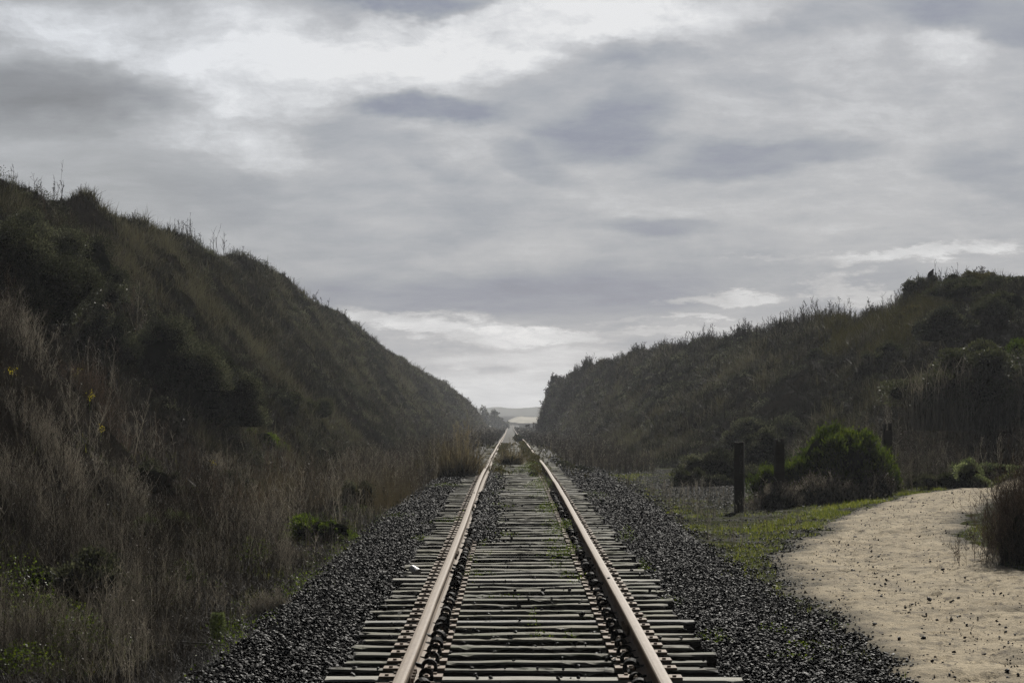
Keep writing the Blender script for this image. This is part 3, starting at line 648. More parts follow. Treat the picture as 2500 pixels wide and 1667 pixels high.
# ------------------------------------------------------------------ posts
def post(u, vtop, d, h, notch, label, carve=False, lean=0):
    x = (u - 1250) / F * d; ztop = CAMZ + (985 - vtop) / F * d; z0 = ztop - h; wd = .178 / 2
    e = empty('wooden_post', (x, d, z0), label, 'post', 'notched wooden posts by the path', rz=random.uniform(-.1, .1) - (.18 if carve else 0))
    nz = 20; parts = []
    def col(x0, x1, za, zb, y0=-wd, y1=wd):
        zz = np.linspace(za, zb, nz); c_ = .010
        ring = [(x0, y0 + c_), (x0 + c_, y0), (x1 - c_, y0), (x1, y0 + c_), (x1, y1 - c_), (x1 - c_, y1), (x0 + c_, y1), (x0, y1 - c_)]
        Vv = np.zeros((nz, 8, 3))
        for j, (a, b) in enumerate(ring):
            Vv[:, j, 0] = a + fbm(zz * 5 + j, zz * 0 + u, 3, 2) * .005; Vv[:, j, 1] = b + fbm(zz * 5 + j * 3, zz * 0 + u, 8, 2) * .005; Vv[:, j, 2] = zz
        i = np.arange(nz * 8).reshape(nz, 8); ip = np.roll(i, -1, 1)
        Ff = np.stack([i[:-1].ravel(), ip[:-1].ravel(), ip[1:].ravel(), i[1:].ravel()], 1)
        t_ = (nz - 1) * 8; cp = [(t_, t_ + 1, t_ + 2, t_ + 3), (t_, t_ + 3, t_ + 4, t_ + 7), (t_ + 4, t_ + 5, t_ + 6, t_ + 7)]
        return Vv.reshape(-1, 3), np.concatenate([Ff, np.array(cp)]), np.zeros(nz * 8)
    if notch:
        nh = notch; parts.append(col(-wd, wd, -.25, h - nh)); parts.append(col(-wd, -.030, h - nh - .004, h)); parts.append(col(.026, wd, h - nh - .004, h + .012))
    else:
        parts.append(col(-wd, wd, -.25, h - .006)); parts.append(col(-wd + .002, -.03, h - .010, h + .002)); parts.append(col(0.01, wd - .002, h - .010, h + .005))
    v_, f_, t_ = join(parts); mesh('post_shaft', v_, f_, M['post'], parent=e)
    if carve:   # the cut characters running down the right of the front face
        cu = []
        def stroke(pts, wdt=.0045):
            pts = np.array(pts, float)
            for a, b in zip(pts[:-1], pts[1:]):
                dv = b - a; L = np.linalg.norm(dv); nrm = np.array([-dv[1], dv[0]]) / (L + 1e-9) * wdt / 2; ex = dv / (L + 1e-9) * wdt / 2
                q = [a - ex - nrm, b + ex - nrm, b + ex + nrm, a - ex + nrm]
                yf = -wd - .0075
                cu.append((np.array([(p[0], yf, p[1]) for p in q] + [(p[0], yf + .006, p[1]) for p in q]), np.array([(0, 1, 2, 3), (0, 4, 5, 1), (1, 5, 6, 2), (2, 6, 7, 3), (3, 7, 4, 0)]), np.zeros(8)))
        X0 = .040; s_ = 1 / 14.25 / F * d   # metres per zoomed pixel
        def Z(v): return h - (v - 125) * s_
        def Xc(u_): return X0 + (u_ - 262) * s_
        stroke([(Xc(300), Z(250)), (Xc(272), Z(285)), (Xc(310), Z(310)), (Xc(250), Z(400)), (Xc(248), Z(450)), (Xc(262), Z(490))])
        stroke([(Xc(262 + 48 * math.sin(a)), Z(700 - 115 * math.cos(a))) for a in np.linspace(0, 2 * math.pi, 17)])
        stroke([(Xc(258), Z(700)), (Xc(270), Z(706))], .006)
        stroke([(Xc(290), Z(840)), (Xc(262), Z(815)), (Xc(238), Z(850)), (Xc(240), Z(880)), (Xc(290), Z(905)), (Xc(296), Z(935)), (Xc(245), Z(955))])
        stroke([(Xc(300), Z(985)), (Xc(225), Z(1000)), (Xc(222), Z(1195)), (Xc(300), Z(1190))])
        stroke([(Xc(306), Z(985)), (Xc(312), Z(1130))]); stroke([(Xc(225), Z(1090)), (Xc(285), Z(1090))])
        v_, f_, t_ = join(cu); mesh('carved_characters', v_, f_, M['postcut'], parent=e)
    return e
post(1804.5, 1079, 45, 1.28, 0, 'flat-topped dark wooden post with carved characters, nearest of the posts', True)
post(1902, 1071.5, 46.3, 1.25, .045, 'dark wooden post with a shallow notch, in front of the green bush', False)
post(2088, 1047.5, 49.5, 1.2, .03, 'dark post top just showing behind the crown of the green bush', False)
post(2166, 1034, 51, 1.25, .135, 'dark wooden post with a deep U notch, right of the green bush', False)

# ------------------------------------------------------------------ plant generators (all real geometry, vectorised)
def unit(v): return v / (np.linalg.norm(v, axis=-1, keepdims=True) + 1e-9)
def ribbons(Pp, W, side):
    """Pp (N,K,3), W (N,K) half widths, side (N,3)"""
    N_, K = W.shape
    off = side[:, None, :] * W[:, :, None]
    Vv = np.stack([Pp - off, Pp + off], 2).reshape(-1, 3)
    base = (np.arange(N_) * K * 2)[:, None] + np.arange(K - 1)[None] * 2
    b_ = base.ravel(); F_ = np.stack([b_, b_ + 1, b_ + 3, b_ + 2], 1)
    return Vv, F_, 2 * K
def blades(B, L, W, lean=.35, curl=.5, K=3, az_=None, t=None, up=None):
    n = len(B); a = rng.uniform(0, 2 * np.pi, n) if az_ is None else az_
    le = np.abs(rng.normal(0, lean, n))
    dirh = np.stack([np.cos(a), np.sin(a), np.zeros(n)], -1)
    upv = np.array([0, 0, 1.0]) if up is None else up
    s = np.linspace(0, 1, K)
    hor = (np.sin(le)[:, None] * s + curl * le[:, None] * s ** 2) * L[:, None]
    ver = (np.cos(le)[:, None] * s - curl * .5 * le[:, None] * s ** 2) * L[:, None]
    Pp = B[:, None, :] + dirh[:, None, :] * hor[:, :, None] + (upv if up is None else upv[:, None, :]) * ver[:, :, None]
    sa = rng.uniform(0, 2 * np.pi, n); side = np.stack([np.cos(sa), np.sin(sa) * .6, np.zeros(n)], -1)
    taper = np.clip(1.02 - s ** 1.5 * .92, .08, 1)
    V_, F_, k = ribbons(Pp, W[:, None] * taper[None], side)
    tt = rng.random(n) if t is None else t
    return V_, F_, np.repeat(tt, k)
def leaves(C, D, L, W, t=None, spread=1.0):
    n = len(C); D = unit(D); r = unit(rng.normal(size=(n, 3))); side = unit(np.cross(D, r))
    L = np.broadcast_to(L, (n,))[:, None]; W = np.broadcast_to(W, (n,))[:, None]
    V_ = np.stack([C, C + D * L * .5 + side * W, C + D * L, C + D * L * .5 - side * W], 1).reshape(-1, 3)
    F_ = np.arange(n * 4).reshape(n, 4)
    return V_, F_, np.repeat(rng.random(n) if t is None else t, 4)
def weeds(B, Hh, rad, ntw=8, seeds=2, lean=.16, tw=.28, t=None, updir=.75):
    """upright dead stems with upward side twigs and small seed bits"""
    n = len(B); K = 4; s = np.linspace(0, 1, K); a = rng.uniform(0, 2 * np.pi, n); le = np.abs(rng.normal(0, lean, n))
    dh = np.stack([np.cos(a), np.sin(a), np.zeros(n)], -1)
    bend = rng.normal(0, .05, (n, 1, 3)) * np.array([1, 1, 0]) * np.sin(s * 3.1)[None, :, None]
    Pp = B[:, None] + dh[:, None] * (np.sin(le)[:, None] * s * Hh[:, None])[..., None] + np.array([0, 0, 1.])[None, None] * (np.cos(le)[:, None] * s * Hh[:, None])[..., None] + bend * Hh[:, None, None]
    sa = rng.uniform(-.7, .7, n); side = np.stack([np.cos(sa), np.sin(sa), np.zeros(n)], -1)
    tt = rng.random(n) if t is None else t
    parts = [(lambda r_: (r_[0], r_[1], np.repeat(tt, r_[2])))(ribbons(Pp, rad[:, None] * (1 - .7 * s)[None], side))]
    # twigs
    m = n * ntw; own = np.repeat(np.arange(n), ntw); f_ = rng.uniform(.25, 1.0, m)
    seg = np.minimum((f_ * (K - 1)).astype(int), K - 2); fr = f_ * (K - 1) - seg
    Bs = Pp[own, seg] * (1 - fr)[:, None] + Pp[own, seg + 1] * fr[:, None]
    ta = rng.uniform(0, 2 * np.pi, m); out_ = np.stack([np.cos(ta), np.sin(ta), np.zeros(m)], -1) * (1 - updir * rng.random(m))[:, None] + np.array([0, 0, 1.]) * rng.uniform(.35, 1, m)[:, None]
    out_ = unit(out_); L = Hh[own] * tw * rng.uniform(.35, 1.1, m) * (1.15 - f_ * .6)
    s2 = np.array([0, .55, 1.]); Pt = Bs[:, None] + out_[:, None] * (s2 * L[:, None])[..., None] + np.array([0, 0, 1.]) * (.18 * L[:, None] * s2 ** 2)[..., None]
    sa = rng.uniform(-.8, .8, m); side = np.stack([np.cos(sa), np.sin(sa), np.zeros(m)], -1)
    r_ = ribbons(Pt, (rad[own] * .62)[:, None] * np.array([1, .8, .45])[None], side); parts.append((r_[0], r_[1], np.repeat(np.clip(tt[own] + rng.normal(.03, .08, m), 0, 1), r_[2])))
    if seeds:
        q = m * seeds; o2 = np.repeat(np.arange(m), seeds); f3 = rng.uniform(.35, 1.02, q)[:, None]
        C = Pt[o2, 0] * (1 - f3) + Pt[o2, 2] * f3; rr = rad[own[o2]]
        parts.append(leaves(C, out_[o2] + rng.normal(0, .6, (q, 3)), rr * rng.uniform(3.0, 6.5, q), rr * rng.uniform(.7, 1.5, q), np.clip(tt[own[o2]] + rng.normal(.14, .16, q), 0, 1)))
    return join(parts)
def lumpy(center, radii, sub, seed, amp=.18, floor=None):
    """lumpy closed core mesh"""
    import bmesh
    bm = bmesh.new(); bmesh.ops.create_icosphere(bm, subdivisions=sub, radius=1)
    v = np.array([q.co[:] for q in bm.verts]); f = np.array([[w_.index for w_ in q.verts] for q in bm.faces]); bm.free()
    nn = 1 + amp * (fbm(v[:, 0] * 2.2 + seed, v[:, 1] * 2.2 + v[:, 2] * 1.7, seed, 3))
    v = v * nn[:, None] * np.array(radii) + np.array(center)
    if floor is not None: v[:, 2] = np.maximum(v[:, 2], floor)
    return v, f
def bush(name, loc, radii, label, mat, n=9000, leaf=.035, lw=.3, lobes=26, lobe_r=.34, shell0=.5, cover=.75, core=.72, cat='shrub', group=None, upb=.6, stems=0, stem_mat='twig', fringe=0.0, seed=1, flat=0.0, stemlen=None, leaf_t=None, floor_=.02):
    """shrub whose crown is many leafy lobes round a dark core added for inner shade, loc on the ground"""
    global rng
    keep_rng = rng; rng = np.random.default_rng(1000 + seed)
    e = empty(name, loc, label, cat, group)
    rx, ry, rz = radii; leaf = leaf * 1.12
    # lobes on the upper part of an ellipsoid
    ph_ = rng.uniform(0, 2 * np.pi, lobes); cz = rng.uniform(-.15, 1, lobes); sz = np.sqrt(1 - np.clip(cz, -1, 1) ** 2)
    shell = rng.uniform(shell0, .98, lobes)
    C = np.stack([np.cos(ph_) * sz * rx, np.sin(ph_) * sz * ry, np.maximum(cz, 0.05) * rz], -1) * shell[:, None]
    LR = lobe_r * rng.uniform(.4, 1.35, lobes)
    n = int(min(180000, cover * (4 * np.pi * (LR * (rx + ry + rz) / 3) ** 2).sum() / (leaf * leaf * lw)))
    own = rng.choice(lobes, n, p=LR ** 2 / (LR ** 2).sum())
    dv = unit(rng.normal(size=(n, 3)) + np.array([0, 0, .35])); bumpy = 1 + .55 * fbm(dv[:, 0] * 2.3 + own * 3.1, dv[:, 1] * 2.3 + dv[:, 2] * 2.1 + own, seed, 3)
    rad_ = LR[own] * (bumpy * (1 - np.abs(rng.normal(0, .22, n))) + fringe * np.abs(rng.normal(0, .5, n)) * (rng.random(n) < .25))
    mean = (rx + ry + rz) / 3
    Pc = C[own] + dv * rad_[:, None] * np.array([rx, ry, rz * .9])[None] / 1.0
    D = dv + np.array([0, 0, upb]) + rng.normal(0, .45, (n, 3))
    k = Pc[:, 2] > floor_; tt = np.clip(rng.normal(.45, .2, n) + (0 if leaf_t is None else leaf_t) + rng.normal(0, .14, lobes)[own], 0, 1)
    L_ = leaf * rng.uniform(.6, 1.3, n)
    v_, f_, t_ = leaves(Pc[k], D[k], L_[k], (L_ * lw)[k], tt[k])
    mesh('foliage', v_, f_, M[mat], t=t_, parent=e)
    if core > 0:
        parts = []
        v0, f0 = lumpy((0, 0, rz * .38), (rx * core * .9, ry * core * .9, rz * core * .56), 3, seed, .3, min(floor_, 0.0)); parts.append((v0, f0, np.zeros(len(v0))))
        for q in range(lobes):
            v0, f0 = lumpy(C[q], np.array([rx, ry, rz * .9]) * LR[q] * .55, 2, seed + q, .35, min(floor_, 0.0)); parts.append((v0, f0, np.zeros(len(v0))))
        v_, f_, t_ = join(parts); mesh('inner_shade_core', v_, f_, M['core'], parent=e, smooth=True)  # dark lumps added to stand in for shade inside the crown
    if stems:
        B = np.stack([rng.uniform(-.6, .6, stems) * rx, rng.uniform(-.9, .3, stems) * ry, np.zeros(stems)], -1)
        v_, f_, t_ = weeds(B, (stemlen or rz) * rng.uniform(.5, 1.1, stems), np.full(stems, leaf * .16), 6, 0, lean=.35)
        mesh('stems', v_, f_, M[stem_mat], t=t_, parent=e)
    rng = keep_rng
    return e
def gz(x, y): return float(H(x, y))

# ------------------------------------------------------------------ hill cover (uncountable brush)
def patch(x, y, sx, sy, seed): return fbm(x / sx, y / sy, seed, 3)
def slopeveg(side, n, y0, y1, p, Lr, nb, seed):
    y = sample_yd(n, y0, y1, p); sgn = -1 if side < 0 else 1
    if side < 0: a, b = np.interp(y, LY, LT), np.interp(y, LY, LC)
    else: a, b = np.interp(y, RY, RT), np.interp(y, RY, RC)
    s = rng.random(n) * 1.12 - .02; x = a + (b - a) * s
    return x, y, s
def tufts(x, y, L, nb, wf, tmean, lean=.45, curl=.8):
    n = len(x); own = np.repeat(np.arange(n), nb); m = n * nb
    r = rng.normal(0, .10, (m, 2)) * (L[own] / .4)[:, None]
    bx_, by_ = x[own] + r[:, 0], y[own] + r[:, 1]; bz_ = H(bx_, by_) - .02
    B = np.stack([bx_, by_, bz_], -1)
    dist = y[own]; Wd = np.maximum(.0045, dist / 2418 * wf) * rng.uniform(.6, 1.2, m)
    return blades(B, L[own] * rng.uniform(.5, 1.15, m), Wd, lean, curl, 3, t=np.clip(tmean[own] + rng.normal(0, .06, m), 0, 1))
parts = []
for side, n, y0, y1 in ((-1, 26000, 50, 385, ), (1, 24000, 62, 300)):
    x, y, s = slopeveg(side, n, y0, y1, 1.35, .4, 12, 3)
    pa = patch(x, y, 1.6, 4.5, 51); pb_ = patch(x, y, .7, 1.6, 61)
    tm = np.clip(.42 + pa * 1.1 + pb_ * .55 + rng.normal(0, .20, len(x)), 0, 1)
    L = np.clip(.34 + .6 * pb_ + .25 * pa, .08, 1.0) * rng.uniform(.6, 1.35, len(x)) * (1 - .25 * (s > .95)) * (1 + .35 * sst(120, 300, y))
    parts.append(tufts(x, y, L, 11, .42, tm))
v_, f_, t_ = join(parts)
tag(mesh('hillside_brush', v_, f_, M['hillveg'], t=t_), 'low dull brown and green brush covering both cutting slopes', None, None, 'stuff')
# low leafy green clumps within the brush
parts = []
for side, n, y0, y1 in ((-1, 4200, 52, 330), (1, 3400, 66, 260)):
    x, y, s = slopeveg(side, n, y0, y1, 1.35, .4, 12, 3)
    k = patch(x, y, 2.0, 5.0, 83) > (-.06); x, y = x[k], y[k]; n = len(x); nb = 90; own = np.repeat(np.arange(n), nb); m = n * nb
    rr = rng.uniform(.18, .5, n)[own]; dv = unit(rng.normal(size=(m, 3)) + np.array([0, 0, .5])); dv[:, 2] = np.abs(dv[:, 2])
    C = np.stack([x[own], y[own], H(x, y)[own]], -1) + dv * (rr * (1 - np.abs(rng.normal(0, .2, m))))[:, None] * np.array([1, 1.3, .8])
    lf = np.maximum(.03, y[own] / 2418 * .9) * rng.uniform(.7, 1.3, m)
    parts.append(leaves(C, dv + np.array([0, 0, .5]) + rng.normal(0, .4, (m, 3)), lf, lf * .35, np.clip(rng.normal(.45, .3, n)[own] + rng.normal(0, .12, m), 0, 1)))
v_, f_, t_ = join(parts)
tag(mesh('hillside_scrub', v_, f_, M['darkbush'], t=t_), 'dark green low scrub scattered through the hillside brush', None, None, 'stuff')
# crest fringe: taller grass and twiggy growth along both skylines
def fringe(side, n, y0, y1, Hm, rad_px, smin, smax, tmn, ntw, leafy=0, seeds=1):
    y = sample_yd(n, y0, y1, 1.2)
    if side < 0: a, b = np.interp(y, LY, LT), np.interp(y, LY, LC)
    else: a, b = np.interp(y, RY, RT), np.interp(y, RY, RC)
    x = a + (b - a) * rng.uniform(smin, smax, n)
    hh = Hm * np.clip(.55 + .9 * (patch(x, y, .8, 2.5, 91) + .3), .12, 1.5) * rng.uniform(.5, 1.1, n)
    return weeds(np.stack([x, y, H(x, y) - .03], -1), hh, y / 2418 * rad_px * np.ones(n), ntw, seeds, lean=.28, t=np.clip(rng.normal(tmn, .15, n), 0, 1))
v_, f_, t_ = join([fringe(-1, 2600, 55, 300, .34, .22, .88, 1.05, .3, 4), fringe(1, 3200, 78, 235, .80, .24, .84, 1.04, .3, 6), fringe(1, 260, 84, 150, 1.15, .30, .93, 1.03, .2, 7, seeds=1), fringe(-1, 90, 60, 190, .9, .30, .95, 1.03, .2, 6, seeds=1), fringe(1, 2000, 150, 262, .75, .24, .6, 1.05, .3, 6, seeds=2)])
tag(mesh('skyline_brush', v_, f_, M['twig'], t=t_), 'thin dry grass and twigs standing along the tops of both slopes', None, None, 'stuff')
# olive-yellow brush on the right crest
n = 1500; y = rng.uniform(80, 112, n); x = np.interp(y, RY, RC) * rng.uniform(.76, 1.0, n)
k = (np.abs(x / y * F + 1250 - 2230) < 190 * (1 + patch(x, y, .8, 2, 211))) & (patch(x, y, .6, 1.5, 213) > -.12); x, y = x[k], y[k]
v_, f_, t_ = tufts(x, y, np.full(len(x), .75), 16, .40, np.full(len(x), .45), .3, .4)
tag(mesh('olive_brush', v_, f_, M['olive'], t=t_), 'yellow-green broom-like brush below the bird bush on the right slope', None, None, 'stuff')

# ------------------------------------------------------------------ near left: tall dead weeds
def onslope(u, v, dmin=30, dmax=400):
    """first point where the sight line through a photo pixel meets the terrain"""
    d = np.arange(dmin, dmax, .25); x = (u - 1250) / F * d; z = CAMZ + (985 - v) / F * d; hh = H(x, d)
    k = np.argmax(hh >= z); return float(x[k]), float(d[k]), float(hh[k])
LB = [ # u, v of the foot (display px), half width m, height m, material, label, n
 (375, 900, 1.25, 1.35, 'darkbush', 'large rounded dark green bush in the middle of the left slope', 20000),
 (225, 850, .75, .95, 'darkbush', 'dark green bush left of the large rounded one on the left slope', 9000),
 (500, 985, 1.05, 1.25, 'darkbush', 'long dark bush with a lit green top, nearer than the large rounded one', 17000),
 (420, 945, .7, .8, 'darkbush', 'small dark bush between the large rounded one and the long one', 8000),
 (110, 690, 1.6, 1.7, 'darkbush', 'wide black-green bush high on the left slope near the view edge', 15000),
 (20, 720, 1.5, 1.4, 'darkbush', 'dark bush in the hollow at the left edge of the view', 9000),
 (600, 1035, .6, .55, 'green', 'small leafy green bush at the foot of the long dark bush', 4200),
 (395, 1255, .55, .52, 'paleleaf', 'small pale green bush standing in the weeds lower left', 3200),
 (540, 1140, .65, .50, 'darkbush', 'small dark green bush in the weeds left of the ballast', 3200),
 (640, 950, .8, .7, 'darkbush', 'low dark bush on the slope right of the long dark one', 6000),
 (720, 960, .8, .6, 'greybush', 'low grey-green bush at the slope foot, farthest right of the left bushes', 5000),
 (820, 1170, .45, .50, 'darkbush', 'dark low bush where the weeds meet the ballast, left of the track', 2800),
 (740, 1250, .5, .45, 'green', 'low leafy bush at the edge of the ballast, lower left', 3200),
 (170, 1400, .6, .5, 'darkbush', 'rounded black-green bush in the weeds, bottom left quarter', 5000),
 (330, 1130, .55, .5, 'darkbush', 'rounded dark bush among the grey weeds, mid left', 5000),
 (650, 1160, .5, .4, 'greybush', 'low grey-green bush in the weeds between the slope foot and ballast', 4000)]
SHR = [(onslope(q[0] * 1.06293, q[1] * 1.06293, 18), q[2]) for q in LB if q[6]]
def clear_of(x, y):
    k = np.ones(len(x), bool)
    for (p_, rw_) in SHR:
        k &= ~((np.abs(x - p_[0] * y / p_[1]) < rw_ * .95) & (y > p_[1] - 3.0 - rw_) & (y < p_[1] + rw_ * .8))
    return k
def leftband(n, y0, y1, x0f, x1f, p=1.4):
    y = sample_yd(n, y0, y1, p); u = rng.random(n); x = x0f(y) + (x1f(y) - x0f(y)) * u; return x, y, u
EDGE = lambda y: CX(y) - 2.32 - .45 * fbm(y / 1.4, y * 0 + 4, 7, 3)
fl = lambda y: np.minimum(-(1300 / F) * y, -5.5)         # just past the left frame edge
parts = []; reds = []
x, y, u = leftband(13000, 14, 62, EDGE, lambda y: np.maximum(fl(y), -11.5), 1.35)
z = H(x, y); dist_edge = EDGE(y) - x
hm = np.clip(.25 + .75 * sst(0, 1.1, dist_edge) + .7 * patch(x, y, 1.0, 2.0, 111), .10, 1.5) * (.42 + .58 * sst(16, 26, y))
red = patch(x, y, 2.4, 5, 121) + .5 * sst(-5.5, -8, x) * sst(50, 30, y) + rng.normal(0, .14, len(x)) > .36
hole = (patch(x, y, .75, 1.5, 117) < -.16 + .25 * sst(24, 15, y)) | ~clear_of(x, y); red = red & ~hole; k = ~red & ~hole; nk = k.sum()
tm = np.clip(.50 + .95 * patch(x, y, .9, 1.8, 131) + rng.normal(0, .2, len(x)), 0, 1)
thin = rng.random(len(x)) < .9
ka = k & thin
parts.append(weeds(np.stack([x, y, z - .02], -1)[ka], hm[ka] * rng.uniform(.6, 1.15, ka.sum()), (np.maximum(.0018, y / 2418 * .19))[ka] * rng.choice([.8, 1., 1.9], ka.sum(), p=[.46, .40, .14]), 8, 2, lean=.26, t=tm[ka]))
v_, f_, t_ = join(parts)
tag(mesh('tall_dry_weeds', v_, f_, M['weed'], t=t_), 'tall grey-brown dead weed stems covering the bank left of the track', None, None, 'stuff')
ka = red
v_, f_, t_ = weeds(np.stack([x, y, z - .02], -1)[ka], hm[ka] * 1.05 * rng.uniform(.6, 1.15, ka.sum()), (np.maximum(.002, y / 2418 * .2))[ka], 10, 2, lean=.22, t=np.clip(tm[ka], 0, 1), tw=.2)
tag(mesh('reddish_weeds', v_, f_, M['redweed'], t=t_), 'reddish-brown dead weeds on the upper left of the bank', None, None, 'stuff')
# matted low dead grass beneath
x, y, u = leftband(130000, 13.5, 60, lambda y: EDGE(y) + .15 + .35 * rng.random(len(y)) ** 2, lambda y: np.maximum(fl(y), -11.5), 1.6)
B = np.stack([x, y, H(x, y) - .01], -1)
v_, f_, t_ = blades(B, rng.uniform(.06, .26, len(x)), np.maximum(.0016, y / 2418 * .20), .9, .9, 3, t=np.clip(.24 + .7 * patch(x, y, .5, .9, 141) + rng.normal(0, .16, len(x)) + .5 * (rng.random(len(x)) < .02), 0, 1))
tag(mesh('matted_dry_grass', v_, f_, M['weed'], t=t_), 'matted low dead grass under the weeds left of the track', None, None, 'stuff')
# middle distance both sides along the track
parts = []
y = sample_yd(4200, 48, 330, 1.3); x = CX(y) - rng.uniform(1.9, 4.4, len(y)); 
parts.append(weeds(np.stack([x, y, H(x, y)], -1), rng.uniform(.3, 1.0, len(y)) * np.clip(.9 + patch(x, y, 1, 3, 151), .3, 1.3), y / 2418 * .24, 7, 2, t=np.clip(rng.normal(.55, .2, len(y)), 0, 1)))
y = sample_yd(5200, 76, 290, 1.2); x = CX(y) + rng.uniform(1.8, 4.6, len(y)); 
yq = sample_yd(6000, 130, 520, .8); xq = CX(yq) + rng.choice([-1, 1], len(yq)) * rng.uniform(1.05, 6.5, len(yq)); parts.append(weeds(np.stack([xq, yq, H(xq, yq)], -1), rng.uniform(.2, .8, len(yq)), yq / 2418 * .3, 6, 2, lean=.3, t=np.clip(rng.normal(.3, .15, len(yq)), 0, 1)))

parts.append(weeds(np.stack([x, y, H(x, y)], -1), rng.uniform(.2, .7, len(y)) * np.clip(.9 + patch(x, y, 1, 3, 157), .3, 1.3), y / 2418 * .24, 7, 2, t=np.clip(rng.normal(.45, .2, len(y)), 0, 1)))
y = rng.uniform(46, 70, 2600); x = rng.uniform(6.8, 12.5, len(y)) + .03 * (y - 46); kk = path_sdf(x, y) < -.35; x, y = x[kk], y[kk]
parts.append(weeds(np.stack([x, y, H(x, y)], -1), rng.uniform(.35, .95, len(y)), y / 2418 * .22, 9, 2, t=np.clip(rng.normal(.5, .2, len(y)), 0, 1)))
y = sample_yd(700, 34, 62, 1.3); x = rng.uniform(2.6, 4.6, len(y)); kk = (path_sdf(x, y) < -.2) & (patch(x, y, .8, 2, 163) > .05); x, y = x[kk], y[kk]
parts.append(weeds(np.stack([x, y, H(x, y)], -1), rng.uniform(.12, .38, len(y)), y / 2418 * .2, 6, 2, t=np.clip(rng.normal(.7, .2, len(y)), 0, 1)))
v_, f_, t_ = join(parts)
tag(mesh('trackside_dry_weeds', v_, f_, M['weed'], t=t_), 'dry weeds lining the track bed and foot of the right slope', None, None, 'stuff')

y = sample_yd(1700, 40, 70, 1.1); x = CX(y) - rng.uniform(2.2, 5.2, len(y)); k = patch(x, y, .8, 2.0, 165) > -.05; x, y = x[k], y[k]
v_, f_, t_ = tufts(x, y, rng.uniform(.3, .85, len(x)), 12, .2, np.full(len(x), .5), .22, .5)
tag(mesh('straw_grass', v_, f_, M['tan'], t=t_), 'pale straw-coloured grass beside the left rail in the middle distance', None, None, 'stuff')
# ------------------------------------------------------------------ green grass and leafy weeds
parts = []
def grass(x, y, L, wf=.26, dz=.0, lean=.6):
    return blades(np.stack([x, y, H(x, y) - .01 + dz], -1), L, np.maximum(.0018, y / 2418 * wf) * np.ones(len(x)), lean, .6, 3)
n = 190000; y = sample_yd(n, 24, 74, 1.25); x = rng.uniform(2.15, 10.5, n)
k = (path_sdf(x, y) < -.05) & (x < np.maximum(PL(y) + .6, 4.4) + .6 * sst(44, 50, y)) & (patch(x, y, .55, .9, 171) + .55 * patch(x, y, .2, .3, 175) > .03 + .9 * np.exp(-((x - 4.7) / 1.9) ** 2 - ((y - 57) / 9.0) ** 2)) & (x > CX(y) + 2.35 + .5 * rng.random(n) - .3 * sst(35, 60, y))
x, y = x[k], y[k]; parts.append(grass(x, y, rng.uniform(.025, .085, len(x)) * (1 + .5 * patch(x, y, .4, .8, 179))))
n = 12000; y = sample_yd(n, 20, 36, 1.2); x = PR(y) + rng.normal(.35, .3, n); k = path_sdf(x, y) < .05; x, y = x[k], y[k]; parts.append(grass(x, y, rng.uniform(.02, .08, len(x))))
n = 26000; y = rng.uniform(38, 52, n); x = PL(y) + rng.normal(-.45, .35, n); k = (path_sdf(x, y) < .05 + .25 * patch(x, y, .2, .35, 173)) & (patch(x, y, .5, .9, 177) > -.15); x, y = x[k], y[k]; parts.append(grass(x, y, rng.uniform(.03, .09, len(x))))
n = 9000; y = sample_yd(n, 17, 30, 1.2); x = rng.uniform(2.2, 2.9, n); k = patch(x, y, .3, .5, 181) > .3; x, y = x[k], y[k]; parts.append(grass(x, y, rng.uniform(.03, .09, len(x)), dz=.03))
n = 26000; y = sample_yd(n, 14.5, 46, 1.3); x = rng.uniform(-6.5, -2.5, n); k = patch(x, y, .8, 1.3, 191) > .26; x, y = x[k], y[k]; parts.append(grass(x, y, rng.uniform(.04, .16, len(x))))
v_, f_, t_ = join(parts)
tag(mesh('short_grass', v_, f_, M['grass'], t=t_), 'bright short green grass between the ballast, posts and path', None, None, 'stuff')
